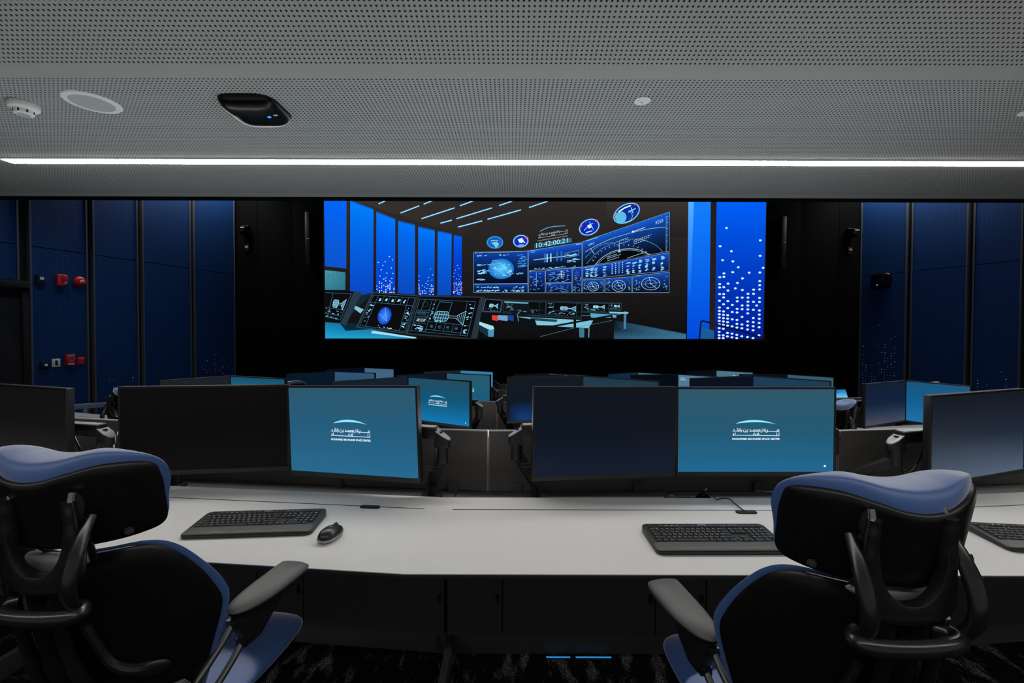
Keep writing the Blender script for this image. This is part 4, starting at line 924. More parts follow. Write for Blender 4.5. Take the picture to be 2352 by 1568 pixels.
# front row, from the corners of each monitor: (x, top y, bottom y) on the left and on the right, height .42
FR = [
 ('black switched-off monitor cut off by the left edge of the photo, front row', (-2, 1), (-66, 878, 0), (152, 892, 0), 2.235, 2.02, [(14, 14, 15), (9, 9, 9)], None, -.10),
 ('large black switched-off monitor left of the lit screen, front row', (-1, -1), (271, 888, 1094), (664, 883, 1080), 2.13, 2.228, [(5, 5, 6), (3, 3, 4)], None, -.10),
 ('lit teal monitor with the white centre logo, left pair of the front row', (-1, 1), (666, 886, 1089), (966, 886, 1110), 2.17, 1.968, [(44, 88, 110), (33, 92, 125), (36, 104, 142)], 'centre', -.10),
 ('dark navy monitor touching the lit one, right pair of the front row', (0, -1), (1222, 888, 1105), (1552, 888, 1094), 2.03, 2.14, [(10, 18, 24), (8, 18, 30), (14, 24, 42)], None, -.10),
 ('lit teal monitor with logo behind the right chair headrest, front row', (0, 1), (1554, 889, 1093), (1921, 889, 1093), 2.15, 2.15, [(46, 86, 104), (33, 88, 116), (28, 102, 144)], 'dot', -.10),
 ('dark blue-grey monitor cut off by the right edge of the photo, front row', (1, -1), (2139, 908, 1124), (2356, 892, 1084), 2.05, 2.286, [(18, 24, 33), (30, 40, 55), (78, 94, 114)], None, .25),  # paler bottom is a reflection painted into the screen's emission
]
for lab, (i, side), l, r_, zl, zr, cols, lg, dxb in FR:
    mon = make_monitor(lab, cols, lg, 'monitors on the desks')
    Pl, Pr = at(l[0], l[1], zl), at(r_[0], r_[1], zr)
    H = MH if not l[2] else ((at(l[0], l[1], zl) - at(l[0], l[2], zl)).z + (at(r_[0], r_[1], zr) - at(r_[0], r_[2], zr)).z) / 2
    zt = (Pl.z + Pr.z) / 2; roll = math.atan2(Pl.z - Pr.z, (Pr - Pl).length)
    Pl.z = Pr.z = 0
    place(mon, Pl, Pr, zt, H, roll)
    p, a, _ = station(1, i)
    arm_for(mon, Pl, Pr, side, p, a, 'black monitor arm holding the ' + lab.replace(', front row', '').replace(' of the front row', '').replace('large ', '').replace(' of the photo', '').replace('switched-off ', ''), 'monitor arms', dxb)
# rows behind: hinge x, outer x on the left and right, top y, picture of the left and right monitor
BK = [
 (2, -2, 367, 529, 655, 862.5, [(22, 30, 36), (20, 28, 33)], None, [(20, 78, 110), (40, 120, 140), (40, 120, 150)], 'marks', 'dark grey', 'lit teal'),
 (2, -1, 765, 937, 1080, 864.5, [(14, 30, 40), (10, 24, 34)], None, [(34, 76, 96), (10, 86, 122), (6, 120, 178)], 'dot', 'dark slate', 'lit blue logo'),
 (2, 0, 1165, 1338, 1514, 862.5, [(10, 20, 28), (6, 20, 36)], 'glow', [(28, 56, 70), (34, 66, 92)], None, 'dark navy', 'dim slate-blue'),
 (2, 1, 1589, 1729, 1909, 862.5, [(2, 10, 24), (2, 10, 24)], None, [(22, 58, 82), (28, 70, 98)], None, 'black', 'steel-blue'),
 (2, 2, 1988, 2081, 2231, 873.5, [(14, 22, 38), (14, 24, 48), (66, 72, 88)], None, [(24, 84, 124), (16, 94, 146), (30, 112, 164)], None, 'dark painted-reflection', 'lit blue'),  # left screen's paler bottom is a reflection painted as emission
 (3, -2, 658, 768, 861, 852.5, [(2, 22, 38), (2, 18, 34)], None, [(48, 84, 114), (38, 70, 96)], None, 'navy', 'slate-blue'),
 (3, -1, 912, 1025, 1126, 855.5, [(10, 22, 34), (8, 20, 30)], None, [(40, 88, 108), (28, 94, 120), (22, 90, 120)], 'dot', 'dark navy', 'lit teal'),
 (3, 0, 1182, 1294, 1407, 860, [(20, 28, 34), (16, 24, 30)], None, [(72, 92, 108), (60, 84, 104)], None, 'dark', 'grey-blue'),
 (3, 1, 1450, 1557, 1675, 859, [(2, 8, 18), (2, 8, 18)], None, [(80, 122, 148), (70, 116, 150)], 'corners', 'black', 'pale blue'),
 (3, 2, 1700, 1808, 1916, 859, [(8, 10, 14), (8, 10, 14)], None, [(50, 90, 112), (50, 92, 118)], None, 'black', 'steel-blue'),
 (4, -2, 751, 837, 905, 844, [(0, 10, 24), (0, 10, 22)], None, [(66, 98, 128), (62, 98, 130)], None, 'black', 'lit slate-blue'),
 (4, -1, 973, 1057, 1133, 849.5, [(28, 34, 40), (24, 30, 36)], None, [(58, 122, 160), (52, 118, 158)], None, 'dark grey', 'lit blue'),
 (4, 0, 1180, 1261, 1345, 856.5, [(14, 18, 22), (10, 14, 18)], None, [(50, 62, 70), (50, 62, 70)], None, 'dark', 'grey'),
 (4, 1, 1396, 1465, 1549, 854.5, [(14, 40, 68), (6, 40, 80)], None, [(64, 98, 120), (60, 96, 120)], 'corners', 'navy', 'steel-grey'),
 (4, 2, 1578, 1645, 1730, 850, [(6, 8, 10), (5, 7, 9)], None, [(76, 116, 132), (70, 112, 134)], 'marks', 'black', 'lit grey-teal'),
]
for r, i, xl, xh, xr, yt, c1, g1, c2, g2, n1, n2 in BK:
    p, a, _ = station(r, i)
    Zh = p.y + .12; Hq = at(xh, yt, Zh); zt = Hq.z; Hq.z = 0
    for side, xo, cols, lg, nm in ((-1, xl, c1, g1, n1), (1, xr, c2, g2, n2)):
        O_ = outer(xo, Hq)
        Pl, Pr = (O_, Hq) if side < 0 else (Hq, O_)
        ends = 'left' if side < 0 else 'right'
        mon = make_monitor('%s monitor, %s half of the %s pair in the %s row' % (nm, ends, POS[r][i].replace('second from the', 'second-from-'), ROWN[r]), cols, lg, 'monitors on the desks')
        mon['label'] = mon['label'].replace('from- ', 'from-')
        place(mon, Pl, Pr, zt)
        arm_for(mon, Pl, Pr, side, p, a, 'monitor arm behind the %s monitor of the %s pair, %s row' % (ends, POS[r][i].replace('second from the ', 'second-from-'), ROWN[r]), 'monitor arms')
# ================================================================= THINGS ON THE DESKS
U = .0187
KROWS = [(-.0285, [1.25, 1.25, 1.25, 6.25, 1.25, 1.25, 1.25, 1.25, -.25, 1, 1, 1, -.25, 2, 1], 'c w a _ a f m c < v > 0 .'.split()),
 (-.0098, [2.25] + [1] * 10 + [2.75, -.25, -1, 1, -1, -.25, 1, 1, 1, 1], 's Z X C V B N M , . / s ^ 1 2 3 e'.split()),
 (.0089, [1.75] + [1] * 11 + [2.25, -.25, -3, -.25, 1, 1, 1, 1], 'c A S D F G H J K L ; # e 4 5 6 +'.split()),
 (.0276, [1.5] + [1] * 12 + [1.5, -.25, 1, 1, 1, -.25, 1, 1, 1, 1], 't Q W E R T Y U I O P [ ] b d e p 7 8 9 +'.split()),
 (.0463, [1] * 13 + [2, -.25, 1, 1, 1, -.25, 1, 1, 1, 1], '` 1 2 3 4 5 6 7 8 9 0 - = b i h u n / * -'.split()),
 (.0668, [1, -1, 1, 1, 1, 1, -.5, 1, 1, 1, 1, -.5, 1, 1, 1, 1, -.25, 1, 1, 1, -.25, 1, 1, 1, 1], 'e F1 F2 F3 F4 F5 F6 F7 F8 F9 10 11 12 p s b m v v x'.split())]
def kz(y): return .013 + (y + .0965) / .193 * .011
def make_keyboard():
    t = thing('keyboard', 'x', 'keyboard', (0, 0, 0), 0, 'black wireless keyboards')
    out = rrect(.457, .193, .022, 6); b = MB(); b.prism(out, 0, 1)
    for v in b.v: v.z = kz(v.y) if v.z > .5 else .001
    b.build('body', M['kbody'], t, bevel=.003)
    pr = rrect(.448, .056, .016, 6, 0, -.0665); b = MB(); b.lens(pr, .0055, .002, lambda x, y, h: Vector((x, y, kz(y) + .0012 + h)), 6, 4); b.build('palm_rest', M['palm'], t, smooth=True, angle=60)
    leg_v, leg_f = [], []; cache = {}
    for y, ws, names in KROWS:
        x = -.2100; k = 0; dep = U if y < .06 else U * .72
        for w in ws:
            if w < 0: x += -w * U; continue
            cx = x + w * U / 2; ww = w * U; key = (round(ww, 5), dep)
            if key not in cache:
                b = MB(); b.beam((0, 0, 0), (0, 0, .0055), ww - .002, dep - .002, up=(0, 1, 0), w2=ww - .006, h2=dep - .006); cache[key] = b.mesh('key', bevel=.0008, seg=1); cache[key].materials.append(M['keys'])
            o = link('key', cache[key], None, t); o.location = (cx, y, kz(y) + .0002)
            if k < len(names) and names[k] != '_':
                vs, fs = text_geo(names[k]); h = .0042; wd = .0034 * len(names[k]); bb = len(leg_v)
                leg_v += [(cx - ww * .28 + q[0] * wd, y - .001 + q[1] * h, kz(y) + .0061) for q in vs]; leg_f += [[bb + i for i in f] for f in fs]
                if len(names[k]) == 1 and y < .06 and w == 1:
                    bb = len(leg_v); leg_v += [(cx + .0012, y - .0052, kz(y) + .0061), (cx + .0042, y - .0052, kz(y) + .0061), (cx + .0042, y - .0028, kz(y) + .0061), (cx + .0012, y - .0034, kz(y) + .0061)]; leg_f.append([bb, bb + 1, bb + 2, bb + 3])
            k += 1; x += w * U
    me = bpy.data.meshes.new('key_legends'); me.from_pydata(leg_v, [], leg_f); link('key_legends', me, M['print'], t)
    vs, fs = text_geo('logi'); me = bpy.data.meshes.new('logo'); me.from_pydata([(-.013 + q[0] * .024, .0815 + q[1] * .0085, kz(.086) + .0006) for q in vs], [], fs); link('logo', me, M['print'], t)
    b = MB()
    for x in (-.135, -.115, -.095, .08, .1, .12): b.box((x, .082, kz(.082) + .0006), (.0045, .003, .0008))
    b.build('indicator_mark', M['print'], t)
    return t
def put_keyboard(t, xl, yl, xr, yr, label, width=.445, rot=None):
    a, c = at_z(xl, yl, .757), at_z(xr, yr, .757); d = (c - a); rz = math.atan2(d.y, d.x) if rot is None else rot
    u = Vector((math.cos(rz), math.sin(rz), 0)); v = Vector((-u.y, u.x, 0))
    ctr = a + u * (.457 / 2 - .006) - v * .095
    t.location = (ctr.x, ctr.y, .7325); t.rotation_euler = (0, 0, rz); t['label'] = label
kb = make_keyboard(); put_keyboard(kb, 484, 1174, 752, 1166.5, 'black keyboard with palm rest beside the mouse on the left desk')
k2 = dup(kb, (0, 0, 0)); put_keyboard(k2, 1475, 1202, 1760, 1199, 'black keyboard left of the right chair headrest, on the middle desk', rot=.01)
k3 = dup(kb, (0, 0, 0)); put_keyboard(k3, 2214, 1197, 2352, 1195, 'black keyboard cut off by the right edge of the photo', rot=-.12)
t = thing('computer_mouse', 'black mouse with silver base standing right of the left keyboard', 'mouse', at_z(759, 1236, .7325), -.22); t.scale = (1.08, 1.08, 1.08)
ol = [(x * .031, y * .053) for x, y in [(math.copysign(abs(math.cos(a)) ** .8, math.cos(a)), math.copysign(abs(math.sin(a)) ** .9, math.sin(a))) for a in [2 * PI * i / 40 for i in range(40)]]]
b = MB(); b.lens(ol, .003, .012, lambda x, y, h: Vector((x, y, .0125 + h)), 5, 6); b.build('base', M['mouse_base'], t, smooth=True, angle=60)
b = MB(); b.lens([(x * .98, y * .97 + .001) for x, y in ol], .026, .001, lambda x, y, h: Vector((x, y, .014 + h * (1 - y * 3))), 8, 2.4); b.build('shell', M['mouse'], t, smooth=True, angle=60)
b = MB(); b.lathe([(.010, -.0035), (.0112, 0), (.010, .0035)], 20, Matrix.Translation((0, .030, .030)) @ Matrix.Rotation(PI / 2, 4, 'Y')); b.build('scroll_wheel', M['black_plastic'], t, smooth=True)
vs, fs = text_geo('logi'); me = bpy.data.meshes.new('logo'); me.from_pydata([(-.007 + q[0] * .014, -.002 + q[1] * .006, .0405) for q in vs], [], fs); link('logo', me, M['print'], t)
# headset lying in the trough behind the middle desk, and its cable
hp = at(1585, 1140, 2.13); hp.z = .641
t = thing('headset', 'black headset lying behind the middle desk under the lit monitor', 'headset', hp)
for s, x in ((-1, -.085), (1, .06)):
    b = MB(); b.lathe([(.034, -.014), (.036, -.006), (.036, .010), (.026, .016), (0, .016)], 28, Matrix.Translation((x, 0, .038)) @ Matrix.Rotation(PI / 2 + s * .35, 4, 'X') @ Matrix.Rotation(s * .3, 4, 'Y')); b.build('ear_cup', M['piano'], t, smooth=True)
    b = MB(); b.lathe([(.026, .0165), (.026, .018), (.018, .019), (.0, .019)], 28, Matrix.Translation((x, -.003, .04)) @ Matrix.Rotation(PI / 2 + s * .35, 4, 'X') @ Matrix.Rotation(s * .3, 4, 'Y')); b.build('ear_ring', M['bezel_grey'], t, smooth=True)
b = MB(); b.tube(catmull([(-.085, .01, .045), (-.075, .06, .03), (-.02, .085, .02), (.04, .06, .03), (.06, .01, .045)], 6), .007, 8); b.build('headband', M['black_plastic'], t, smooth=True)
b = MB(); b.tube(catmull([(.058, -.01, .05), (.060, -.02, .085), (.068, -.02, .098), (.078, -.02, .09)], 6), .003, 6); b.build('microphone_boom', M['chrome'], t, smooth=True)
pts = [at_z(1646, 1147, .737), at_z(1655, 1144.5, .742), at_z(1674, 1145, .748), at_z(1690, 1158, .742), at_z(1712, 1175, .7385)]
c = thing('headset_cable', 'thin black cable curving over the pale desk into the cable port', 'cable', pts[-1])
b = MB(); b.tube(catmull([p - pts[-1] for p in [hp + Vector((.07, -.0, .09)), at_z(1640, 1140, .75)] + pts], 8), .0028, 8); b.build('cable', M['cable'], c, smooth=True)
# blue light leaking under the middle desk plinth, imitated by added glowing strips, and a small upright one on the second row
for x0, x1, lab in ((1255, 1310, 'short line of blue light leaking under the middle desk, left piece'), (1323, 1405, 'longer line of blue light leaking under the middle desk, right piece')):
    a, c = at_z(x0, 1511.5, .007), at_z(x1, 1511.5, .007); a.y = c.y = 2.022
    o = thing('glow_strip', lab, 'light strip', (a + c) / 2 - Vector((0, 0, .007)), 0, 'blue light strips')
    b = MB(); b.box((0, 0, .002), ((c - a).x, .014, .004)); b.build('glow_base', M['gap'], o); b = MB(); b.box((0, 0, .006), ((c - a).x, .006, .003)); b.build('diffuser', M['blue_glow'], o)  # base and glowing bar are added to carry the leaking light
p, a, _ = station(2, -3)
q0, q1 = at(241.5, 969, 4.62), at(237, 950, 4.75)
o = thing('glow_strip', 'thin upright blue light line at the far left of the second row', 'light strip', q0, 0, 'blue light strips')
b = MB(); b.beam((0, 0, 0), q1 - q0, .008, .006, up=(0, 1, 0)); b.build('diffuser', M['blue_glow'], o)
# small tablet with bright screen on the rearmost row
p, a, _ = station(4, 3)
q = at(1931, 915, 8.62); q.z = p.z + .733
o = thing('tablet', 'small tablet with a bright blue screen beside the right chair of the second row', 'tablet', q, a * .4)
b = MB(); Rt = Matrix.Rotation(-.35, 3, 'X'); b.box((0, 0, .075), (.25, .012, .17), Rt); b.build('housing', M['bezel'], o, bevel=.003)
Cn = Canvas(); Cn.quadgrad([(0, 0), (.235, 0), (.235, .155), (0, .155)], (20, 110, 190), (120, 205, 235), 0, 4); Cn.rect(.05, .05, .09, .06, (20, 70, 110), 1)
link('screen', Cn.mesh('screen', lambda x, y, Lr: Vector((0, 0, .075)) + Rt @ Vector((x - .1175, -.0066 - .0004 * Lr, .0775 - y))), M['screen_emission'], o)
b = MB(); b.box((0, .05, .03), (.12, .09, .06)); b.build('stand', M['bezel'], o, bevel=.004)
# handrail on the left
h0, h1 = at(96, 939.5, 5.45), at(278, 926.5, 6.5)
o = thing('handrail', 'pale grey flat handrail running down the steps along the left wall', 'handrail', (h0.x, h0.y, -TIER))
org = Vector(o.location)
b = MB(); b.beam(h0 - org, h1 - org, .04, .065); b.build('rail', M['rail'], o, bevel=.006)
for f, fz in ((.06, -2 * TIER), (.5, -2 * TIER), (.94, -2 * TIER)):
    q = h0.lerp(h1, f); b = MB(); b.box(Vector((q.x, q.y, (q.z + fz) / 2)) - org, (.035, .035, q.z - fz)); b.build('post', M['rail'], o, bevel=.004)
# ================================================================= TASK CHAIRS (seen from behind; local y points forward)
def closed(pts, n=8): return [(p.x, p.y) for p in catmull([(x, y, 0) for x, y in pts], n, True)]
def mirror(pts): return pts + [(-x, y) for x, y in reversed(pts) if abs(x) > 1e-6]
def make_chair():
    t = thing('task_chair', 'x', 'chair', (0, 0, 0), 0, 'blue and black task chairs')
    # headrest: blue cushion with a dip in the middle, curved wings, black shell behind
    up, nf = Vector((0, -.20, .98)).normalized(), Vector((0, .98, .20)).normalized()
    c0 = Vector((0, -.400, 1.108))
    def hm(off, k=2.35, lift=0.0, tap=0.0, ot=0.0):
        def f(a, b_, h):
            return c0 + Vector((a, 0, 0)) + up * (b_ + lift * a * a) + nf * (off * (1 - ot * min(1, (a / .19) ** 2)) + h * (1 - tap * min(1, (a / .2) ** 2))) + Vector((0, k * a * a, 0))
        return f
    hc = closed(mirror([(0, -.074), (.09, -.074), (.160, -.068), (.188, -.048), (.196, .0), (.203, .048), (.194, .084), (.165, .104), (.11, .114), (.05, .103), (0, .099)]))
    b = MB(); b.lens(hc, .090, .026, hm(0, tap=.84), 14, 4.0); cu = b.build('headrest_cushion', M['blue_fabric'], t, smooth=True, angle=80)
    hs = closed(mirror([(0, -.084), (.08, -.082), (.156, -.075), (.188, -.056), (.193, .0), (.193, .050), (.182, .084), (.13, .093), (.08, .083), (.04, .072), (0, .068)]))
    b = MB(); b.lens(hs, .003, .014, hm(-.020, ot=.85), 12, 9.0); sh = b.build('headrest_shell', M['shell'], t, smooth=True, angle=80)
    for s in (-1, 1):
        p = hm(-.040)(s * .160, -.050, 0); b = MB(); b.lathe([(.008, -.004), (.008, .0015), (.0055, .002), (.005, -.001), (.0, -.001)], 20, Matrix.Translation(p) @ Matrix.Rotation(s * .6, 4, 'Z') @ Matrix.Rotation(PI / 2 - .2, 4, 'X')); b.build('screw', M['frame'], sh, smooth=True)
    # backrest
    ub, nb = Vector((0, -.17, .985)).normalized(), Vector((0, .985, .17)).normalized()
    c1 = Vector((0, -.330, .800))
    def bm_(off, k=2.3):
        def f(a, b_, h): return c1 + Vector((a, 0, 0)) + ub * b_ + nb * (off + h) + Vector((0, k * a * a + .35 * max(0, -b_ - .05) ** 1.5, 0))
        return f
    bc = closed(mirror([(0, -.26), (.10, -.258), (.16, -.235), (.195, -.15), (.225, -.05), (.243, .03), (.239, .08), (.216, .145), (.184, .202), (.145, .224), (.08, .220), (0, .212)]))
    b = MB(); b.lens(bc, .022, .008, bm_(.002), 12, 3.6); b.build('backrest_cushion', M['blue_fabric'], t, smooth=True, angle=80)
    bs = closed(mirror([(0, -.262), (.10, -.26), (.158, -.237), (.192, -.15), (.221, -.05), (.238, .03), (.233, .078), (.213, .143), (.182, .200), (.145, .222), (.08, .219), (0, .211)]))
    b = MB(); b.lens(bs, .006, .022, bm_(-.010), 12, 6.0); bsh = b.build('backrest_shell', M['shell'], t, smooth=True, angle=80)
    # light-catching collar between backrest and headrest, with the two struts standing in it
    b = MB(); b.lens(closed([(-.082, .212), (-.04, .190), (0, .182), (.04, .190), (.082, .212), (.05, .224), (0, .226), (-.05, .224)]), .012, .016, bm_(-.022), 8, 4.0); b.build('collar', M['collar'], bsh, smooth=True, angle=70)
    for s in (-1, 1):
        b = MB(); b.tube([(s * .076, -.425, 1.125), (s * .046, -.372, 1.012)], .0075, 10); b.build('strut', M['frame'], t, smooth=True)
    # lumbar band and height levers on the backrest
    b = MB(); ps = [bm_(-.045)(a, -.165 + .5 * a * a, 0) for a in (-.19, -.13, -.07, 0, .07, .13, .19)]; b.tube(catmull(ps, 5), [.012] + [.026] * 29 + [.012], 10, .35, up=(0, 1, 0)); b.build('lumbar_band', M['black_plastic'], bsh, smooth=True)
    for s in (-1, 1):
        b = MB(); b.tube(catmull([bm_(-.040)(s * x, z, 0) for x, z in ((.055, .07), (.068, .02), (.085, -.03), (.115, -.055), (.145, -.058))], 5), [.010, .010, .011, .012, .013], 10); b.lens([(.026 * math.cos(q), .018 * math.sin(q)) for q in [i * PI / 10 for i in range(20)]], .008, .008, lambda x, y, h: bm_(-.046 - h)(s * (.15 + x), -.060 + y, 0), 5); b.build('adjust_lever', M['black_plastic'], bsh, smooth=True)
    # yoke: U-shaped plate, sleeves, headrest rods, outer horns, carrying loop
    def yk(x, z, d=0): return Vector((x, -.440 + .10 * max(0, 1.06 - z) * 0 + 1.2 * x * x + d, z))
    Uo = [(-.084, 1.10), (-.086, 1.04), (-.080, 1.002), (-.05, .986), (0, .981), (.05, .986), (.080, 1.002), (.086, 1.04), (.084, 1.10)]
    Ui = [(.061, 1.10), (.058, 1.07), (.046, 1.04), (.024, 1.020), (0, 1.015), (-.024, 1.020), (-.046, 1.04), (-.058, 1.07), (-.061, 1.10)]
    so = [(p.x, p.y) for p in catmull([(x, z, 0) for x, z in Uo], 5)]; si = [(p.x, p.y) for p in catmull([(x, z, 0) for x, z in Ui], 5)]
    si = si[::-1]; b = MB(); n = len(so); vs = []
    for d in (-.011, .011):
        vs += [yk(x, z, d) for x, z in so] + [yk(x, z, d) for x, z in si]
    fs = []
    for i in range(n - 1):
        fs += [(i, i + 1, n + i + 1, n + i), (2 * n + i + 1, 2 * n + i, 3 * n + i, 3 * n + i + 1), (i + 1, i, 2 * n + i, 2 * n + i + 1), (n + i, n + i + 1, 3 * n + i + 1, 3 * n + i)]
    fs += [(0, n, 3 * n, 2 * n), (n - 1, 3 * n - 1, 4 * n - 1, 2 * n - 1)]
    b.add(vs, fs); b.build('yoke_plate', M['frame'], t, bevel=.0035, angle=50)
    for s in (-1, 1):
        b = MB(); b.tube(catmull([yk(s * .072, 1.075, 0), yk(s * .070, 1.125, -.003), yk(s * .068, 1.163, -.006)], 5), [.0155, .014, .0125], 12, .85); b.build('sleeve', M['frame'], t, smooth=True)
        b = MB(); b.tube([yk(s * .068, 1.14, -.005), (s * .066, -.430, 1.177)], .0065, 12); b.build('headrest_rod', M['rod'], t, smooth=True)
        b = MB(); b.lens([(.014 * math.cos(q), .030 * math.sin(q)) for q in [i * PI / 12 for i in range(24)]], .012, .012, lambda x, y, h: yk(s * .060 + x, 1.142 + y, .016 + h), 6, 2); b.build('lock_knob', M['gap'], t, smooth=True)
        horn = catmull([(s * .092, -.415, 1.128), (s * .096, -.440, 1.090), (s * .098, -.460, 1.045), (s * .096, -.466, 1.005), (s * .090, -.452, .968), (s * .074, -.428, .940)], 6)
        k = len(horn); b = MB(); b.tube(horn, [.009 + .0070 * min(1, i / 10) - .002 * max(0, (i - 20) / 10) for i in range(k)], 14, .72, up=(0, 1, 0)); b.build('horn', M['frame'], t, smooth=True)
        # spine rails running down under the seat
        b = MB(); b.tube(catmull([(s * .050, -.43, .985), (s * .045, -.415, .88), (s * .052, -.375, .74), (s * .065, -.29, .60), (s * .07, -.16, .47)], 7), [.011, .011, .013, .015, .016], 12); b.build('spine_rail', M['frame'], t, smooth=True)
    b = MB(); b.tube(catmull([(.070, -.425, .958), (.088, -.440, .958), (.088, -.460, .960), (.055, -.474, .962), (0, -.478, .962), (-.055, -.474, .962), (-.088, -.460, .960), (-.088, -.440, .958), (-.070, -.425, .958)], 6), .0125, 12, 1.15); b.build('carry_loop', M['frame'], t, smooth=True)
    b = MB(); b.tube(catmull([(0, -.425, .99), (0, -.405, .88), (0, -.365, .74), (0, -.29, .61), (0, -.12, .46)], 6), [.022, .026, .034, .045, .055], 14, .6, up=(0, 1, 0)); b.build('spine', M['shell'], t, smooth=True)
    for q in t.children:
        if q.name.split('.')[0] in ('yoke_plate', 'sleeve', 'headrest_rod', 'lock_knob', 'horn', 'carry_loop', 'strut'): q.location.x -= .020 if q.name.split('.')[0] != 'carry_loop' else .036
    # arms
    for s in (-1, 1):
        T = Matrix.Translation((s * .243, -.050, .774)) @ Matrix.Rotation(-s * math.radians(6), 4, 'Z')
        o = closed([(0, -.130), (.028, -.112), (.047, -.05), (.052, .03), (.049, .095), (.040, .118), (0, .124), (-.036, .118), (-.042, .10), (-.041, .03), (-.038, -.05), (-.026, -.112)])
        if s < 0: o = [(-x, y) for x, y in o][::-1]
        b = MB(); b.lens(o, .020, .008, lambda x, y, h: T @ Vector((x, y, h - .05 * max(0, y - .02) * 0)), 9, 3.6); pad = b.build('arm_pad', M['arm_pad'], t, smooth=True, angle=70)
        b = MB(); b.lens([(x * .96, y * .97) for x, y in o], .002, .012, lambda x, y, h: T @ Vector((x, y, h - .008)), 5, 6); b.build('arm_tray', M['black_plastic'], t, smooth=True, angle=60)
        b = MB(); b.prism([(-.115, -.016), (.075, -.016), (.02, -.060), (-.045, -.105), (-.085, -.105), (-.112, -.05)], -.017, .017, T @ Matrix(((0, 0, 1, 0), (1, 0, 0, 0), (0, 1, 0, 0), (0, 0, 0, 1)))); b.build('arm_fin', M['black_plastic'], t, bevel=.006)
        for dy, dz in ((-.115, -.032), (-.085, -.098)):
            b = MB(); b.box(T @ Vector((-s * .004, dy, dz)), (.030, .020, .022)); b.build('clamp', M['frame'], t, bevel=.004)
            e = T @ Vector((-s * .006, dy - .004, dz - .006))
            b = MB(); b.tube(catmull([e, e + Vector((-s * .012, -.035, -.04)), e + Vector((-s * .045, -.085, -.11)), e + Vector((-s * .10, -.105, -.19)), (s * .06, -.20, .50 - dz)], 6), .0085, 12); b.build('arm_tube', M['rod'], t, smooth=True)
    # seat
    so = closed(mirror([(0, -.235), (.12, -.232), (.18, -.19), (.205, -.08), (.214, .06), (.206, .17), (.17, .228), (.09, .244), (0, .246)]))
    b = MB(); b.lens(so, .042, .030, lambda x, y, h: Vector((x, y, 0.505 + h + .10 * x * x * 4 * .25 - .9 * max(0, y - .12) ** 2 + .45 * max(0, -y - .05) ** 2)), 12, 3.0); b.build('seat_cushion', M['blue_fabric'], t, smooth=True, angle=80)
    b = MB(); b.lens([(x * .93, y * .93) for x, y in so], .004, .028, lambda x, y, h: Vector((x, y, 0.477 + h - .9 * max(0, y - .12) ** 2)), 8, 4); b.build('seat_pan', M['shell'], t, smooth=True, angle=70)
    b = MB(); b.prism(rrect(.17, .26, .03, 4, 0, -.06), .395, .480); b.build('mechanism', M['shell'], t, bevel=.01)
    b = MB(); b.lathe([(.026, .10), (.026, .28), (.019, .281), (.019, .40), (0, .40)], 20); b.build('gas_column', M['rod'], t, smooth=True)
    b = MB(); b.lathe([(.045, .065), (.045, .11), (.032, .125), (0, .125)], 24); b.build('hub', M['frame'], t, smooth=True)
    for i in range(5):
        a = 2 * PI * i / 5 + PI / 2; d = Vector((math.cos(a), math.sin(a), 0))
        b = MB(); b.beam(d * .03 + Vector((0, 0, .095)), d * .31 + Vector((0, 0, .072)), .052, .036, w2=.032, h2=.022); b.build('base_leg', M['frame'], t, bevel=.006)
        q = d * .31; b = MB()
        for s in (-1, 1): b.lathe([(.024, -.009), (.028, -.006), (.028, .006), (.024, .009)], 20, Matrix.Translation(q + Vector((0, 0, .028)) + Vector((-d.y, d.x, 0)) * s * .014) @ Matrix.Rotation(a, 4, 'Z') @ Matrix.Rotation(PI / 2, 4, 'X'))
        b.box(q + Vector((0, 0, .05)), (.022, .022, .03)); b.build('caster', M['black_plastic'], t, smooth=True)
    return t
ch = make_chair()
ch.location = (.684, 1.219, 0); ch.rotation_euler = (0, 0, math.radians(3.5)); ch['label'] = 'blue and black task chair with headrest in the right foreground'
lc = dup(ch, (-.910, 1.322, 0), math.radians(-6), 'blue and black task chair cut off by the left edge of the photo')
for q in lc.children:
    n = q.name.split('.')[0]
    if n in ('yoke_plate', 'sleeve', 'headrest_rod', 'lock_knob', 'horn', 'strut'): q.location.x += .050; q.location.z -= .012
    if n == 'carry_loop': q.location.x += .075; q.location.z -= .02
    if n.startswith('headrest_c') or n.startswith('headrest_s'): q.location.x -= .006; q.location.z += .014
for q in ch.children:
    if q.name.startswith('headrest_c') or q.name.startswith('headrest_s'): q.location.x += .014
dup(ch, (-2.76, 3.72, -TIER), math.radians(-12), 'task chair at the second row, blue headrest showing above the left black monitor')
dup(ch, (2.02, 3.28, -TIER), math.radians(5), 'task chair at the second row, blue headrest right of the lit monitor on the right')
dup(ch, (-2.62, 5.83, -2 * TIER), math.radians(-12), 'task chair at the third row, blue headrest tip above the left lit monitor')
dup(ch, (4.95, 5.85, -2 * TIER), math.radians(16), 'task chair of the third row, headrest just showing over the right second-row monitors')
# ================================================================= LIGHT, WORLD, CAMERA
def lamp(kind, name, loc, energy, col=(1, 1, 1), size=None, size_y=None, rot=(0, 0, 0), spot=None, blend=.6, rad=None):
    l = bpy.data.lights.new(name, kind); l.energy = energy; l.color = col
    if kind == 'AREA':
        l.shape = 'RECTANGLE'; l.size = size; l.size_y = size_y or size
    if kind == 'SPOT': l.spot_size = spot; l.spot_blend = blend
    if rad is not None and kind != 'AREA': l.shadow_soft_size = rad
    o = bpy.data.objects.new(name, l); COL.objects.link(o); o.location = loc; o.rotation_euler = rot
    return o
# second linear light of the same kind, behind the camera position
lamp('AREA', 'linear_lamp_behind', (0, -.35, 2.60), 50, (1, .985, .965), 9.0, .07)
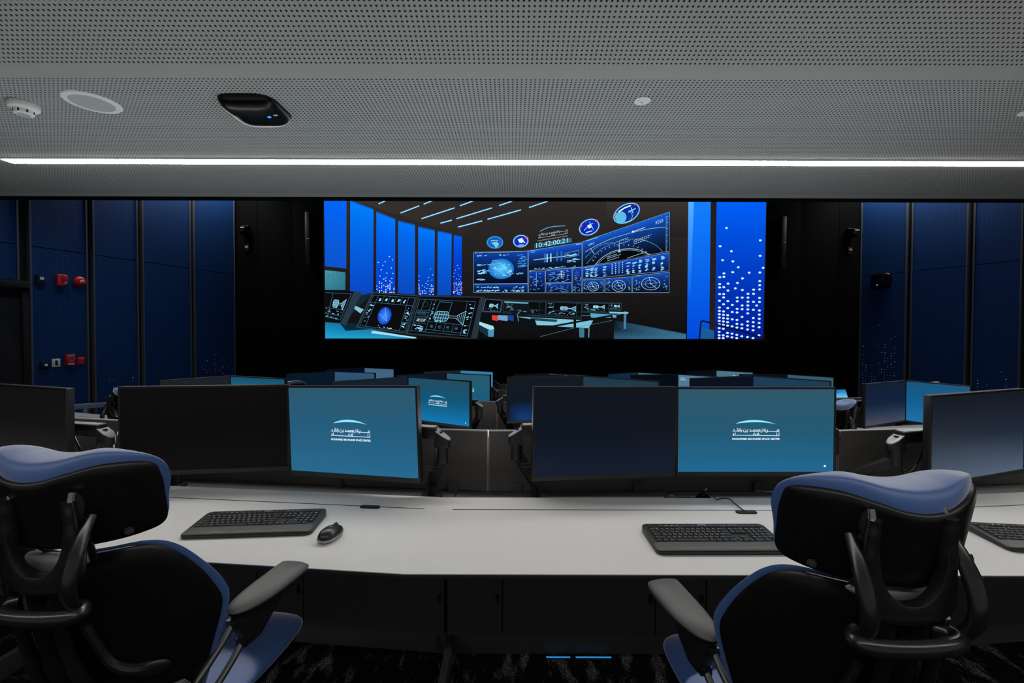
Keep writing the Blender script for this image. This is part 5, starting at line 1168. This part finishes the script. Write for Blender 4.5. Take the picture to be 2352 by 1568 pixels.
# added fill lights that brighten the ceiling, no such fittings seen: one tucked behind the front privacy screens, one behind the camera position
lamp('AREA', 'ceiling_fill_front', (-.3, 2.44, .925), 26, (.82, .93, 1), 5.2, .08, rot=(PI + math.radians(22), 0, 0))
lamp('AREA', 'ceiling_fill_behind', (.2, -.25, 1.36), 28, (1, .94, .84), 8.0, .08, rot=(PI, 0, 0))
# ceiling spots of the hall washing the panels next to the front wall
for x, y, e in ((-5.35, 7.0, 34), (-5.6, 5.6, 70), (7.2, 6.6, 20)):
    lamp('SPOT', 'hall_spot', (x, y, 4.85), e, (.86, .93, 1), rot=(0, math.radians(8 if x > 0 else -8), 0), spot=math.radians(100), rad=.05)
# strips washing the panels beside the front wall from above
for C_, W_, N_, e in ((LC, LW, LN, 55), (RC, RW, RN, 55)):
    q = C_ + W_ * 1.25 + N_ * .30
    lamp('AREA', 'hall_wall_washer', (q.x, q.y, 4.80), e, (1, .97, .93), 2.5, .06, rot=(0, 0, math.atan2(W_.y, W_.x)))
w = bpy.data.worlds.new('room_behind'); sc.world = w; w.use_nodes = True
bg = w.node_tree.nodes['Background']; bg.inputs['Color'].default_value = (1, .985, .95, 1); bg.inputs['Strength'].default_value = .22
cam = bpy.data.cameras.new('camera'); cam.sensor_fit = 'HORIZONTAL'; cam.sensor_width = 36.0; cam.lens = 36.0 * F / 2352; cam.shift_y = -(784 - PY) / 2352
cam.clip_start = .02; cam.clip_end = 100
co = bpy.data.objects.new('camera', cam); COL.objects.link(co)
fwd = Vector((0, ca, -sa)); upv = Vector((0, sa, ca)); rgt = Vector((1, 0, 0))
ex = (rgt + upv * ROLL).normalized(); ey = (upv - rgt * ROLL).normalized()
Rm = Matrix((ex, ey, -fwd)).transposed()
co.matrix_world = Matrix.Translation((0, 0, CAMH)) @ Rm.to_4x4()
sc.camera = co
sc.view_settings.view_transform = 'Standard'; sc.view_settings.look = 'None'; sc.view_settings.exposure = 0; sc.view_settings.gamma = 1
sc.view_settings.use_curve_mapping = False
sc.cycles.use_denoising = True
sc.cycles.max_bounces = 8; sc.cycles.diffuse_bounces = 4; sc.cycles.glossy_bounces = 4
sc.cycles.sample_clamp_indirect = 4.0
